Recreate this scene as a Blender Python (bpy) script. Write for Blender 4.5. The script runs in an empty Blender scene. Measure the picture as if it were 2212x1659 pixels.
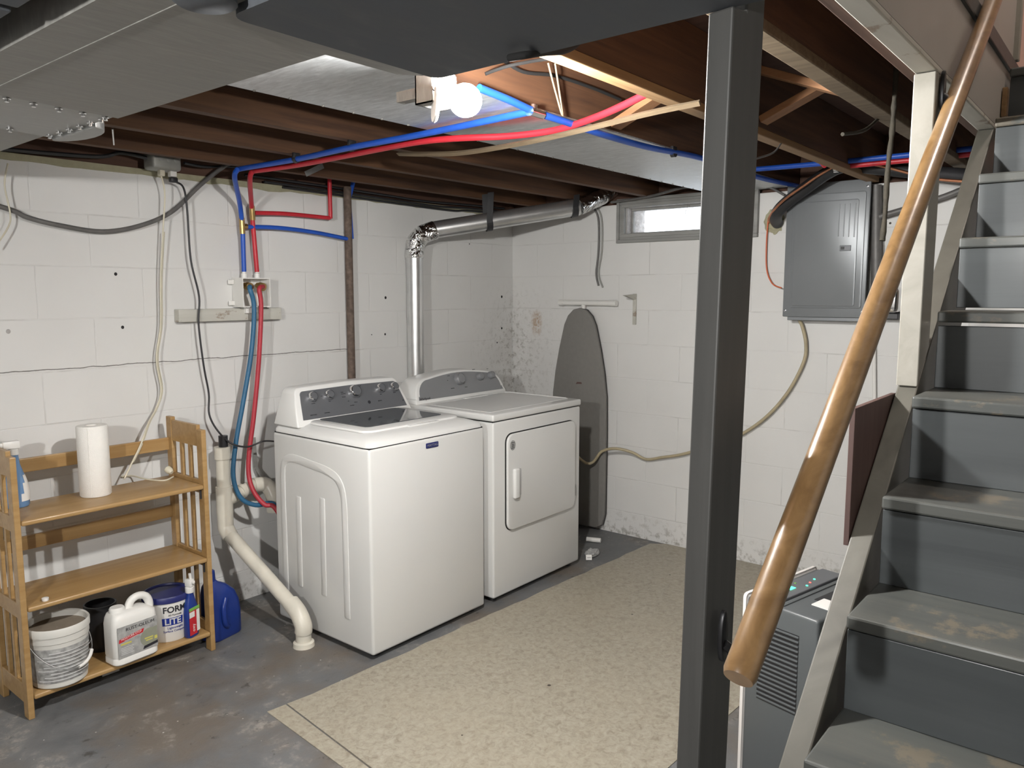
import bpy, bmesh, math, random
from mathutils import Vector, Matrix
random.seed(7)
SC = bpy.context.scene
COL = SC.collection
# ------------------------------------------------------------------ camera
F, YAW, PITCH = 1686.5, 0.6862, -0.1168
CAM = Vector((-4.0064, -3.2761, 1.4657))
_w = Vector((math.cos(YAW)*math.cos(PITCH), math.sin(YAW)*math.cos(PITCH), math.sin(PITCH)))
_r = Vector((math.sin(YAW), -math.cos(YAW), 0)); _u = _r.cross(_w)
cd = bpy.data.cameras.new('camera'); cam = bpy.data.objects.new('camera', cd); COL.objects.link(cam)
cd.sensor_fit = 'HORIZONTAL'; cd.sensor_width = 36; cd.lens = F*36/2212; cd.clip_start = .02
cam.matrix_world = Matrix(((_r.x, _u.x, -_w.x, CAM.x), (_r.y, _u.y, -_w.y, CAM.y), (_r.z, _u.z, -_w.z, CAM.z), (0, 0, 0, 1)))
SC.camera = cam
def pt(px, py, ax, val):
    """point of the place seen at (px,py) that lies on a known plane of the room"""
    d = _w + _r*((px-1106)/F) - _u*((py-829.5)/F); i = 'xyz'.index(ax)
    return CAM + d*((val-CAM[i])/d[i])
# ------------------------------------------------------------------ world, light, exposure
SC.view_settings.view_transform = 'Standard'; SC.view_settings.look = 'None'
SC.view_settings.exposure = 0.85; SC.view_settings.gamma = 1.0; SC.view_settings.use_curve_mapping = False
wd = bpy.data.worlds.new('daylight'); SC.world = wd; wd.use_nodes = True
bg = wd.node_tree.nodes['Background']; bg.inputs[0].default_value = (.86, .93, 1, 1); bg.inputs[1].default_value = 2.2
BULB_MAIN, BULB_REAR, BULB_UP = 1250, 1800, 60      # emission strengths of the three lamps
BULB_COL = (1.0, .985, .955, 1)
# ------------------------------------------------------------------ materials
def mat(name): 
    m = bpy.data.materials.new(name); m.use_nodes = True
    return m, m.node_tree, m.node_tree.nodes['Principled BSDF']
def N(t, ty, **kw):
    n = t.nodes.new(ty)
    for k, v in kw.items():
        if k.startswith('_'): setattr(n, k[1:], v)
        else: n.inputs[k.replace('__', ' ')].default_value = v
    return n
def ramp(t, src, stops, interp='LINEAR'):
    r = t.nodes.new('ShaderNodeValToRGB'); r.color_ramp.interpolation = interp
    e = r.color_ramp.elements
    while len(e) < len(stops): e.new(.5)
    for i, (p, c) in enumerate(stops):
        e[i].position = p; e[i].color = (c if len(c) == 4 else (*c, 1)) if hasattr(c, '__len__') else (c, c, c, 1)
    t.links.new(src, r.inputs[0]); return r.outputs[0]
def coords(t, scale=(1, 1, 1), obj=True):
    g = t.nodes.new('ShaderNodeTexCoord' if obj else 'ShaderNodeNewGeometry')
    mp = t.nodes.new('ShaderNodeMapping'); mp.inputs['Scale'].default_value = scale
    t.links.new(g.outputs['Object'] if obj else g.outputs['Position'], mp.inputs[0]); return mp.outputs[0]
def noise(t, vec, scale, detail=4, rough=.55, dist=0):
    n = N(t, 'ShaderNodeTexNoise', Scale=scale, Detail=detail, Roughness=rough, Distortion=dist)
    t.links.new(vec, n.inputs['Vector']); return n.outputs['Fac']
def mix(t, fac, a, b, mode='MIX'):
    m = t.nodes.new('ShaderNodeMix'); m.data_type = 'RGBA'; m.blend_type = mode
    for s, v in ((m.inputs[0], fac), (m.inputs[6], a), (m.inputs[7], b)):
        if hasattr(v, 'links'): t.links.new(v, s)
        elif hasattr(v, '__len__'): s.default_value = v if len(v) == 4 else (*v, 1)
        else: s.default_value = v
    return m.outputs[2]
def mth(t, op, a, b=0, c=None):
    m = t.nodes.new('ShaderNodeMath'); m.operation = op
    for i, v in enumerate((a, b) if c is None else (a, b, c)):
        if hasattr(v, 'links'): t.links.new(v, m.inputs[i])
        else: m.inputs[i].default_value = v
    return m.outputs[0]
def bump(t, b, h, strength=.3, dist=.01):
    n = N(t, 'ShaderNodeBump', Strength=strength, Distance=dist); t.links.new(h, n.inputs['Height']); t.links.new(n.outputs[0], b.inputs['Normal'])
def plain(name, col, rough=.5, metal=0, var=.08, scale=12, bmp=0, spec=.5, coat=0):
    m, t, b = mat(name); v = coords(t); n = noise(t, v, scale)
    c = ramp(t, n, [(.25, tuple(max(0, x*(1-var)) for x in col)), (.75, tuple(min(1, x*(1+var)) for x in col))])
    t.links.new(c, b.inputs['Base Color']); b.inputs['Roughness'].default_value = rough; b.inputs['Metallic'].default_value = metal
    b.inputs['Specular IOR Level'].default_value = spec
    if coat: b.inputs['Coat Weight'].default_value = coat; b.inputs['Coat Roughness'].default_value = .08
    if bmp: bump(t, b, noise(t, v, scale*6), bmp, .003)
    return m
def wood(name, c1, c2, axis='x', rough=.5, grain=40, coat=0, knots=0, worn=None):
    m, t, b = mat(name); s = [1, 1, 1]; i = 'xyz'.index(axis); s = [grain if k != i else grain*.05 for k in range(3)]
    v = coords(t, s, obj=False) if axis != 'L' else coords(t, s)
    n = noise(t, v, 1, 6, .6, .8); c = ramp(t, n, [(.3, c1), (.7, c2)])
    big = noise(t, coords(t, (1, 1, 1), False), 3, 3); c = mix(t, mth(t, 'MULTIPLY', big, .35), c, tuple(x*.55 for x in c1))
    if worn:
        w = ramp(t, noise(t, coords(t, (5, 5, 9), False), 1.6, 8, .7), [(.56, 0), (.62, 1)]); c = mix(t, mth(t, 'MULTIPLY', w, .75), c, worn)
    t.links.new(c, b.inputs['Base Color']); b.inputs['Roughness'].default_value = rough; bump(t, b, n, .25, .002)
    if coat: b.inputs['Coat Weight'].default_value = coat; b.inputs['Coat Roughness'].default_value = .18
    return m
def block_wall(name, ax, zoff):
    m, t, b = mat(name)
    g = t.nodes.new('ShaderNodeNewGeometry'); s = t.nodes.new('ShaderNodeSeparateXYZ'); t.links.new(g.outputs['Position'], s.inputs[0])
    nz = noise(t, g.outputs['Position'], 2.2, 2); wob = mth(t, 'MULTIPLY', mth(t, 'SUBTRACT', nz, .5), .012)
    u = mth(t, 'ADD', s.outputs['X' if ax == 'x' else 'Y'], wob); v = mth(t, 'ADD', mth(t, 'ADD', s.outputs['Z'], zoff), wob)
    c = t.nodes.new('ShaderNodeCombineXYZ'); t.links.new(u, c.inputs[0]); t.links.new(v, c.inputs[1])
    br = N(t, 'ShaderNodeTexBrick', Scale=1.0, Mortar__Size=.0035, Mortar__Smooth=.6, Brick__Width=.4064, Row__Height=.2032)
    t.links.new(c.outputs[0], br.inputs['Vector'])
    n1 = noise(t, g.outputs['Position'], 1.3, 5); base = ramp(t, n1, [(.3, (.62, .615, .60)), (.7, (.69, .685, .67))])
    # dark line in a few stretches of the joints
    jm = mth(t, 'MULTIPLY', br.outputs['Fac'], ramp(t, noise(t, g.outputs['Position'], 2.6, 4, .7), [(.5, 0), (.62, 1)]))
    base = mix(t, mth(t, 'MULTIPLY', jm, .28), base, (.25, .24, .22))
    # damp staining that sits in the corner of the two walls
    dc = mth(t, 'MINIMUM', mth(t, 'DIVIDE', mth(t, 'ABSOLUTE', s.outputs['X']), .55), 9)
    dd = mth(t, 'ADD', mth(t, 'ABSOLUTE', s.outputs['X']), mth(t, 'ABSOLUTE', s.outputs['Y']))
    near = ramp(t, dd, [(0, .95), (.07, .7), (.24, .28), (.48, .0)])
    lowz = ramp(t, mth(t, 'DIVIDE', s.outputs['Z'], 2.0), [(.58, 1), (.78, 0)])
    sp = ramp(t, noise(t, g.outputs['Position'], 30, 7, .8), [(.52, 0), (.58, 1)])
    sm = ramp(t, noise(t, g.outputs['Position'], 7, 6, .7), [(.4, 0), (.75, .30)])
    mold = mth(t, 'MULTIPLY', mth(t, 'MULTIPLY', near, lowz), mth(t, 'MAXIMUM', mth(t, 'MULTIPLY', sp, .7), sm))
    base = mix(t, mold, base, (.17, .15, .12))
    # flakes and grime on the lowest course
    lo = ramp(t, s.outputs['Z'], [(.0, 1), (.16, 0)]); fl = ramp(t, noise(t, g.outputs['Position'], 22, 6, .7), [(.5, 0), (.62, 1)])
    base = mix(t, mth(t, 'MULTIPLY', mth(t, 'MULTIPLY', lo, fl), .7), base, (.17, .15, .12))
    # specks
    vo = N(t, 'ShaderNodeTexVoronoi', Scale=3.4, Randomness=1.0); t.links.new(g.outputs['Position'], vo.inputs['Vector'])
    spk = mth(t, 'LESS_THAN', vo.outputs['Distance'], .022); base = mix(t, spk, base, (.06, .05, .04))
    if ax == 'x':   # open crack along one bed joint
        cz = mth(t, 'ABSOLUTE', mth(t, 'SUBTRACT', mth(t, 'ADD', s.outputs['Z'], mth(t, 'MULTIPLY', mth(t, 'SUBTRACT', noise(t, g.outputs['Position'], 14, 3), .5), .014)), 1.170))
        ck = mth(t, 'MULTIPLY', mth(t, 'LESS_THAN', cz, .0019), mth(t, 'LESS_THAN', s.outputs['X'], -1.35))
        base = mix(t, mth(t, 'MULTIPLY', ck, .85), base, (.09, .08, .07))
    if ax == 'y':   # rusty run-off stain beside the corner
        e1_ = mth(t, 'ADD', mth(t, 'POWER', mth(t, 'DIVIDE', mth(t, 'ADD', s.outputs['Y'], .20), .05), 2), mth(t, 'POWER', mth(t, 'DIVIDE', mth(t, 'SUBTRACT', s.outputs['Z'], 1.27), .10), 2))
        rs_ = mth(t, 'MULTIPLY', ramp(t, e1_, [(0, 1), (1, 0)]), ramp(t, noise(t, g.outputs['Position'], 26, 6, .75, 1), [(.42, 0), (.56, 1)]))
        base = mix(t, mth(t, 'MULTIPLY', rs_, .8), base, (.34, .20, .09))
    t.links.new(base, b.inputs['Base Color']); b.inputs['Roughness'].default_value = .62; b.inputs['Specular IOR Level'].default_value = .3
    h = mth(t, 'ADD', mth(t, 'MULTIPLY', br.outputs['Fac'], -1.0), mth(t, 'MULTIPLY', noise(t, g.outputs['Position'], 60, 5, .7), .22))
    bump(t, b, h, .38, .004)
    return m
M = {}
M['wallA'] = block_wall('painted_block_back', 'x', 1.8288-1.770)
M['wallB'] = block_wall('painted_block_right', 'y', 1.8288-1.770)
def floor_mat():
    m, t, b = mat('worn_painted_concrete'); P = coords(t, (1, 1, 1), False)
    n1 = noise(t, P, 1.7, 8, .62); n2 = noise(t, P, 5.5, 8, .68, .4); n3 = noise(t, P, 30, 6, .7)
    c = ramp(t, n2, [(.3, (.10, .105, .11)), (.6, (.155, .157, .158))])
    c = mix(t, mth(t, 'MULTIPLY', ramp(t, n1, [(.46, 0), (.60, 1)]), .8), c, (.145, .12, .095))
    w = mth(t, 'MULTIPLY', ramp(t, n2, [(.54, 0), (.66, 1)]), ramp(t, n3, [(.45, 0), (.6, 1)]))
    c = mix(t, mth(t, 'MULTIPLY', w, .75), c, (.33, .305, .27))
    k = ramp(t, noise(t, P, 13, 7, .75), [(.60, 0), (.66, 1)]); c = mix(t, mth(t, 'MULTIPLY', k, .75), c, (.05, .045, .04))
    vo = N(t, 'ShaderNodeTexVoronoi', Scale=15); t.links.new(P, vo.inputs['Vector'])
    c = mix(t, mth(t, 'LESS_THAN', vo.outputs['Distance'], .045), c, (.5, .48, .45))
    t.links.new(c, b.inputs['Base Color']); t.links.new(ramp(t, n2, [(.3, .38), (.7, .7)]), b.inputs['Roughness'])
    bump(t, b, mth(t, 'ADD', n2, mth(t, 'MULTIPLY', n3, .4)), .5, .01); return m
M['floor'] = floor_mat()
def vinyl_mat():
    m, t, b = mat('mottled_beige_vinyl'); P = coords(t, (1, 1, 1), False)
    n1 = noise(t, P, 42, 8, .75, .8); n2 = noise(t, P, 2.4, 5, .6)
    c = ramp(t, n1, [(.34, (.23, .20, .150)), (.5, (.335, .305, .24)), (.66, (.40, .37, .305))])
    c = mix(t, mth(t, 'MULTIPLY', ramp(t, n2, [(.4, 0), (.7, 1)]), .35), c, (.37, .33, .25))
    k = mth(t, 'MULTIPLY', ramp(t, noise(t, P, 3.1, 4, .6), [(.58, 0), (.72, 1)]), ramp(t, noise(t, P, 45, 6, .75), [(.5, 0), (.62, 1)]))
    c = mix(t, mth(t, 'MULTIPLY', k, .55), c, (.16, .13, .09))
    vo = N(t, 'ShaderNodeTexVoronoi', Scale=4.6); t.links.new(P, vo.inputs['Vector'])
    c = mix(t, mth(t, 'LESS_THAN', vo.outputs['Distance'], .032), c, (.05, .04, .03))
    t.links.new(c, b.inputs['Base Color']); b.inputs['Roughness'].default_value = .42; bump(t, b, n1, .2, .002); return m
M['vinyl'] = vinyl_mat()
def galv(name, col, rough=.38, metal=.85, sc=35, stretch=(1, 1, 1), grime=.3):
    m, t, b = mat(name); v = coords(t, stretch, False)
    n = noise(t, v, sc, 5, .65, .6); g2 = noise(t, coords(t, (1, 1, 1), False), 2.2, 5, .6)
    c = ramp(t, n, [(.3, tuple(x*.72 for x in col)), (.7, tuple(min(1, x*1.2) for x in col))])
    c = mix(t, mth(t, 'MULTIPLY', g2, grime), c, tuple(x*.45 for x in col))
    t.links.new(c, b.inputs['Base Color']); b.inputs['Metallic'].default_value = metal
    t.links.new(ramp(t, n, [(.3, rough*.8), (.7, min(1, rough*1.35))]), b.inputs['Roughness']); bump(t, b, n, .12, .002); return m
M['galv'] = galv('galvanised_steel', (.36, .365, .355), .45, .75, 22, (.5, 2.2, 1))
M['galv_dull'] = galv('dull_galvanised_steel', (.33, .325, .305), .55, .35, 22, (.5, 3, 1), .4)
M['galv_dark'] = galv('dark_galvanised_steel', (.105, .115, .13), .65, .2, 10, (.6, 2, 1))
M['pan'] = galv('bright_galvanised_pan', (.62, .64, .65), .42, .7, 26, (3, .6, 1), .15)
M['pipe_metal0'] = galv('shiny_vent_pipe', (.78, .79, .79), .27, .85, 8, (1, 1, 1), .1)
M['foil'] = galv('crumpled_foil_tape', (.8, .8, .8), .12, 1, 60, (1, 1, 1), .05)
def vent_metal():
    m, t, b = mat('smooth_vent_metal'); v = coords(t, (1, 1, 1), False); n = noise(t, v, 9, 3)
    t.links.new(ramp(t, n, [(.3, (.66, .67, .67)), (.7, (.80, .80, .80))]), b.inputs['Base Color']); b.inputs['Metallic'].default_value = .9
    b.inputs['Roughness'].default_value = .30; return m
M['pipe_metal'] = vent_metal()
def foil():
    m, t, b = mat('foil_tape'); v = coords(t, (1, 1, 1), False); n = noise(t, v, 20, 3, .5, 1)
    b.inputs['Base Color'].default_value = (.8, .8, .79, 1); b.inputs['Metallic'].default_value = 1; b.inputs['Roughness'].default_value = .16; bump(t, b, n, 1, .02); return m
M['foil'] = foil()
M['joist'] = wood('old_joist_wood', (.052, .023, .012), (.155, .072, .031), 'x', .75, 26)
M['rim'] = wood('dark_rim_wood', (.075, .038, .025), (.14, .07, .045), 'x', .8, 26)
M['subfloor'] = wood('dark_subfloor', (.07, .035, .025), (.12, .06, .04), 'y', .85, 18)
M['newwood'] = wood('pale_new_lumber', (.24, .135, .055), (.37, .23, .11), 'x', .65, 40)
M['brace'] = wood('orange_bridging_wood', (.26, .12, .05), (.40, .20, .09), 'y', .7, 34)
M['lath'] = wood('grey_lath_wood', (.10, .07, .038), (.19, .14, .085), 'y', .75, 44)
M['shelfwood'] = wood('golden_shelf_wood', (.32, .185, .065), (.45, .29, .125), 'x', .42, 30, .25)
M['railwood'] = wood('varnished_handrail', (.16, .088, .034), (.29, .175, .078), 'x', .33, 30, .45)
M['brownboard'] = wood('red_brown_board', (.075, .04, .035), (.12, .07, .06), 'z', .6, 30)
M['greypaint'] = wood('grey_painted_wood', (.046, .046, .044), (.07, .069, .066), 'z', .55, 22, 0)
M['steppaint'] = wood('slate_painted_wood', (.036, .042, .045), (.056, .064, .067), 'y', .5, 16, .1)
M['treadpaint'] = wood('scuffed_slate_tread', (.048, .053, .051), (.085, .087, .078), 'y', .55, 16, .1, 0, (.125, .105, .075))
M['offwhite'] = wood('off_white_painted_wood', (.21, .20, .17), (.29, .275, .24), 'x', .5, 12, .15)
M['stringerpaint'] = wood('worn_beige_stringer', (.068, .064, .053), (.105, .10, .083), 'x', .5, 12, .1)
M['chipwhite'] = wood('chipped_white_board', (.44, .43, .38), (.60, .59, .54), 'x', .6, 14, 0, 0, (.22, .15, .10))
M['wellwall'] = plain('stairwell_paint', (.34, .325, .30), .55, 0, .05, 3)
M['pink'] = plain('pink_paint', (.62, .42, .36), .5, 0, .04, 3)
M['white'] = plain('appliance_enamel', (.63, .63, .615), .28, 0, .015, 3, 0, .5, .3)
M['lidplastic'] = plain('appliance_plastic', (.68, .68, .665), .35, 0, .01, 3)
M['panelgrey'] = plain('console_grey', (.13, .135, .145), .4, .25, .03, 9)
M['panelgrey2'] = plain('console_grey_light', (.24, .245, .255), .4, .3, .03, 9)
M['chrome'] = plain('chrome', (.82, .82, .82), .12, 1, .03, 5)
M['darkgap'] = plain('black_gap', (.012, .012, .012), .7, 0, .1, 9)
M['black'] = plain('black_rubber', (.02, .02, .022), .45, 0, .2, 12)
M['blacksteel'] = plain('black_iron', (.03, .03, .032), .4, .6, .2, 20)
M['whiteplastic'] = plain('white_plastic', (.72, .71, .68), .4, 0, .03, 8)
M['pvc'] = plain('pvc_pipe', (.62, .59, .51), .38, 0, .10, 9)
M['bluepex'] = plain('blue_pex', (.015, .085, .46), .4, 0, .12, 14)
M['redpex'] = plain('red_pex', (.50, .022, .035), .4, 0, .12, 14)
M['bluehose'] = plain('blue_hose', (.025, .115, .22), .5, 0, .1, 14)
M['redhose'] = plain('red_hose', (.40, .03, .045), .5, 0, .1, 14)
M['brass'] = plain('brass', (.55, .38, .16), .35, 1, .15, 20)
M['copper'] = plain('copper', (.62, .28, .16), .35, .9, .15, 20)
M['orange'] = plain('orange_wire', (.60, .13, .05), .5, 0, .1, 9)
M['greybox'] = plain('grey_cast_box', (.30, .30, .28), .5, .5, .12, 20, .2)
M['conduit'] = plain('grey_cable', (.13, .125, .12), .5, .1, .2, 20)
M['beigecable'] = plain('beige_cable', (.40, .34, .22), .5, 0, .15, 16)
M['creamcord'] = plain('cream_cord', (.60, .56, .44), .45, 0, .05, 12)
M['electric'] = plain('electric_panel_grey', (.20, .212, .222), .38, .3, .04, 4)
M['dehumgrey'] = plain('dehumidifier_grey', (.085, .093, .096), .4, 0, .04, 5)
M['dehumwhite'] = plain('dehumidifier_white', (.70, .67, .64), .4, 0, .02, 5)
M['board'] = plain('ironing_cover_grey', (.185, .178, .165), .75, 0, .05, 40, .15)
M['paper'] = plain('paper_towel', (.80, .78, .74), .9, 0, .02, 60, .6)
M['cardboard'] = plain('cardboard_core', (.30, .20, .12), .9)
M['bluebottle'] = plain('blue_liquid_bottle', (.13, .24, .42), .2, 0, .03, 8)
M['detergent'] = plain('dark_blue_plastic', (.012, .035, .21), .3, 0, .08, 8)
M['lidblue'] = plain('navy_lid', (.015, .02, .12), .4, 0, .1, 8)
M['red'] = plain('red_print', (.50, .02, .03), .5); M['green'] = plain('green_print', (.18, .42, .08), .5)
M['navy'] = plain('navy_print', (.01, .03, .25), .5); M['labelgrey'] = plain('label_grey', (.33, .33, .32), .5, 0, .25, 60)
M['ink'] = plain('black_print', (.02, .02, .025), .5); M['yellow'] = plain('yellow_print', (.55, .50, .12), .5)
M['olive'] = plain('label_floor_photo', (.25, .26, .20), .5, 0, .1, 20); M['dimwhite'] = plain('dim_print', (.55, .55, .55), .5)
M['bucketlabel'] = plain('pail_print', (.34, .34, .33), .6, 0, .45, 45)
M['bucket'] = plain('dirty_white_pail', (.60, .59, .55), .5, 0, .10, 7)
M['bucketin'] = plain('pail_dust', (.20, .165, .125), .9, 0, .2, 9)
M['foam'] = plain('foam_yellow', (.36, .34, .23), .8, 0, .1, 30, .8)
M['windowframe'] = wood('weathered_window_paint', (.22, .22, .21), (.32, .32, .305), 'y', .6, 20)
M['reveal'] = plain('dusty_reveal', (.42, .40, .39), .9, 0, .3, 30, .4)
M['branch'] = plain('rusty_rod', (.03, .025, .016), .8, 0, .4, 40, .5)
M['rust'] = plain('rusty_steel_pipe', (.13, .095, .075), .75, .2, .5, 40, .5)
M['ductblack'] = plain('black_duct_gap', (.008, .008, .008), .9)
def emis(name, col, s):
    m, t, b = mat(name); b.inputs['Base Color'].default_value = col; b.inputs['Emission Color'].default_value = col; b.inputs['Emission Strength'].default_value = s; return m
M['bulb'] = emis('glowing_bulb', BULB_COL, BULB_MAIN); M['bulb2'] = emis('glowing_bulb_rear', BULB_COL, BULB_REAR)
M['bulb3'] = emis('glowing_bulb_upstairs', (1, .86, .76, 1), BULB_UP); M['led'] = emis('green_led', (.05, 1, .45, 1), 2.2); M['ledred'] = emis('red_led', (1, .1, .08, 1), 1.2)
def pane():
    m, t, b = mat('dusty_window_pane'); out = t.nodes['Material Output']; tr = t.nodes.new('ShaderNodeBsdfTransparent')
    mx = t.nodes.new('ShaderNodeMixShader'); b.inputs['Base Color'].default_value = (.55, .53, .5, 1); b.inputs['Roughness'].default_value = .6
    f = ramp(t, noise(t, coords(t, (1, 1, 1), False), 30, 6, .7), [(.45, .04), (.75, .45)])
    t.links.new(f, mx.inputs[0]); t.links.new(tr.outputs[0], mx.inputs[1]); t.links.new(b.outputs[0], mx.inputs[2]); t.links.new(mx.outputs[0], out.inputs[0]); return m
M['pane'] = pane()
def glass_dark():
    m, t, b = mat('smoked_lid_glass'); b.inputs['Base Color'].default_value = (.06, .065, .07, 1); b.inputs['Roughness'].default_value = .06
    b.inputs['Coat Weight'].default_value = .6; b.inputs['Coat Roughness'].default_value = .02; b.inputs['Specular IOR Level'].default_value = .8; return m
M['lidglass'] = glass_dark()
# ------------------------------------------------------------------ mesh helpers
class MB:
    def __init__(s): s.bm = bmesh.new()
    def _add(s, vs, fs):
        v = [s.bm.verts.new(p) for p in vs]
        for f in fs:
            try: s.bm.faces.new([v[i] for i in f])
            except ValueError: pass
        return s
    def merge(s, bm, mtx=None):
        if mtx: bm.transform(mtx)
        me = bpy.data.meshes.new('tmp'); bm.to_mesh(me); s.bm.from_mesh(me); bpy.data.meshes.remove(me); bm.free(); return s
    def box(s, x0, x1, y0, y1, z0, z1, bev=0, seg=2, rot=None, at=None):
        bm = bmesh.new(); bmesh.ops.create_cube(bm, size=1)
        bmesh.ops.scale(bm, vec=(abs(x1-x0), abs(y1-y0), abs(z1-z0)), verts=bm.verts)
        if bev: bmesh.ops.bevel(bm, geom=bm.edges[:], offset=bev, segments=seg, profile=.5, affect='EDGES')
        mt = Matrix.Translation(((x0+x1)/2, (y0+y1)/2, (z0+z1)/2))
        if rot: mt = mt @ rot.to_4x4()
        return s.merge(bm, mt)
    def beam(s, a, b, w, h, up=(0, 0, 1), bev=0):
        """rectangular bar from a to b"""
        a, b = Vector(a), Vector(b); d = (b-a); L = d.length; d.normalize(); side = d.cross(Vector(up)).normalized(); u = side.cross(d)
        R = Matrix((d, side, u)).transposed()
        bm = bmesh.new(); bmesh.ops.create_cube(bm, size=1); bmesh.ops.scale(bm, vec=(L, w, h), verts=bm.verts)
        if bev: bmesh.ops.bevel(bm, geom=bm.edges[:], offset=bev, segments=2, profile=.5, affect='EDGES')
        return s.merge(bm, Matrix.Translation((a+b)/2) @ R.to_4x4())
    def prism(s, poly, plane, d0, d1, bev=0, seg=2):
        """poly: list of 2D points; plane 'xy','xz','yz'; extruded along the remaining axis. d0,d1 numbers or functions of the 2D point"""
        def P(p, d):
            d = d(p) if callable(d) else d
            return {'xy': (p[0], p[1], d), 'xz': (p[0], d, p[1]), 'yz': (d, p[0], p[1])}[plane]
        bm = bmesh.new(); n = len(poly)
        a = [bm.verts.new(P(p, d0)) for p in poly]; b = [bm.verts.new(P(p, d1)) for p in poly]
        bm.faces.new(a); bm.faces.new(b[::-1])
        for i in range(n): bm.faces.new((a[i], b[i], b[(i+1) % n], a[(i+1) % n]))
        bmesh.ops.recalc_face_normals(bm, faces=bm.faces[:])
        if bev:
            es = [e for e in bm.edges if len(e.link_faces) == 2 and e.calc_face_angle(0) > .5]
            bmesh.ops.bevel(bm, geom=es, offset=bev, segments=seg, profile=.5, affect='EDGES')
        return s.merge(bm)
    def tube(s, pts, r, seg=12, smooth=0, caps=True, flat=1.0):
        P = [Vector(p) for p in pts]
        if smooth and len(P) > 2: P = catmull(P, smooth)
        n = len(P); rr = r if hasattr(r, '__len__') else [r]*n
        if len(rr) != n: rr = [rr[0] + (rr[-1]-rr[0])*i/(n-1) for i in range(n)]
        T = []
        for i in range(n):
            d = (P[min(i+1, n-1)]-P[max(i-1, 0)]); T.append(d.normalized() if d.length > 1e-9 else Vector((0, 0, 1)))
        up = Vector((0, 0, 1)) if abs(T[0].z) < .9 else Vector((1, 0, 0)); nx = T[0].cross(up).normalized(); rings = []
        for i in range(n):
            nx = (nx - T[i]*nx.dot(T[i])).normalized(); ny = T[i].cross(nx)
            rings.append([s.bm.verts.new(P[i]+nx*rr[i]*math.cos(2*math.pi*k/seg)+ny*rr[i]*flat*math.sin(2*math.pi*k/seg)) for k in range(seg)])
        for i in range(n-1):
            for k in range(seg): s.bm.faces.new((rings[i][k], rings[i][(k+1) % seg], rings[i+1][(k+1) % seg], rings[i+1][k]))
        if caps: s.bm.faces.new(rings[0][::-1]); s.bm.faces.new(rings[-1])
        return s
    def lathe(s, prof, at=(0, 0, 0), axis=(0, 0, 1), seg=28, capb=True, capt=True, sx=1, sy=1):
        ax = Vector(axis).normalized(); R = Vector((0, 0, 1)).rotation_difference(ax).to_matrix(); o = Vector(at); rings = []
        for r, z in prof: rings.append([s.bm.verts.new(o+R @ Vector((r*sx*math.cos(2*math.pi*k/seg), r*sy*math.sin(2*math.pi*k/seg), z))) for k in range(seg)])
        for i in range(len(prof)-1):
            for k in range(seg): s.bm.faces.new((rings[i][k], rings[i][(k+1) % seg], rings[i+1][(k+1) % seg], rings[i+1][k]))
        if capb: s.bm.faces.new(rings[0][::-1])
        if capt: s.bm.faces.new(rings[-1])
        return s
    def loft(s, rings, cap=True):
        R = [[s.bm.verts.new(p) for p in r] for r in rings]; n = len(R[0])
        for i in range(len(R)-1):
            for k in range(n): s.bm.faces.new((R[i][k], R[i][(k+1) % n], R[i+1][(k+1) % n], R[i+1][k]))
        if cap: s.bm.faces.new(R[0][::-1]); s.bm.faces.new(R[-1])
        return s
    def text(s, body, mtx, size, depth=.0004, align='CENTER', shear=0, bold=0):
        cu = bpy.data.curves.new('txt', 'FONT'); cu.body = body; cu.size = size; cu.extrude = depth; cu.align_x = align; cu.align_y = 'CENTER'; cu.shear = shear; cu.offset = bold
        cu.resolution_u = 3
        o = bpy.data.objects.new('txt', cu); COL.objects.link(o); dg = bpy.context.evaluated_depsgraph_get(); dg.update()
        me = bpy.data.meshes.new_from_object(o.evaluated_get(dg)); me.transform(mtx); s.bm.from_mesh(me)
        bpy.data.objects.remove(o); bpy.data.curves.remove(cu); bpy.data.meshes.remove(me); return s
    def build(s, name, m, parent=None, smooth=False, base=True):
        bmesh.ops.recalc_face_normals(s.bm, faces=s.bm.faces[:])
        me = bpy.data.meshes.new(name); o = bpy.data.objects.new(name, me); COL.objects.link(o)
        if parent is None:
            vs = s.bm.verts; lo = Vector([min(v.co[i] for v in vs) for i in range(3)]); hi = Vector([max(v.co[i] for v in vs) for i in range(3)])
            org = Vector(((lo.x+hi.x)/2, (lo.y+hi.y)/2, lo.z)); o.location = org
        else:
            o.parent = parent; org = origin(parent)
            if parent.get('_local'): org = Vector((0, 0, 0))
        bmesh.ops.translate(s.bm, vec=-org, verts=s.bm.verts) if org.length else None
        s.bm.to_mesh(me); s.bm.free(); me.materials.append(M[m])
        if smooth:
            for p in me.polygons: p.use_smooth = True
            me.set_sharp_from_angle(angle=math.radians(38))
        return o
ORG = {}
def origin(o): return ORG.get(o.name, o.location if o.parent is None else origin(o.parent)).copy()
def catmull(P, k):
    out = []; n = len(P)
    for i in range(n-1):
        p0, p1, p2, p3 = P[max(i-1, 0)], P[i], P[i+1], P[min(i+2, n-1)]
        for j in range(k):
            u = j/k; out.append(.5*((2*p1)+(p2-p0)*u+(2*p0-5*p1+4*p2-p3)*u*u+(3*p1-p0-3*p2+p3)*u**3))
    return out+[P[-1]]
def rrect(u0, u1, v0, v1, r, n=5):
    rs = r if hasattr(r, '__len__') else (r,)*4; out = []
    for (cu, cv, a0, rr) in ((u1-rs[0], v1-rs[0], 0, rs[0]), (u0+rs[1], v1-rs[1], 90, rs[1]), (u0+rs[2], v0+rs[2], 180, rs[2]), (u1-rs[3], v0+rs[3], 270, rs[3])):
        for i in range(n+1):
            a = math.radians(a0+90*i/n); out.append((cu+rr*math.cos(a), cv+rr*math.sin(a)))
    return out
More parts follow.
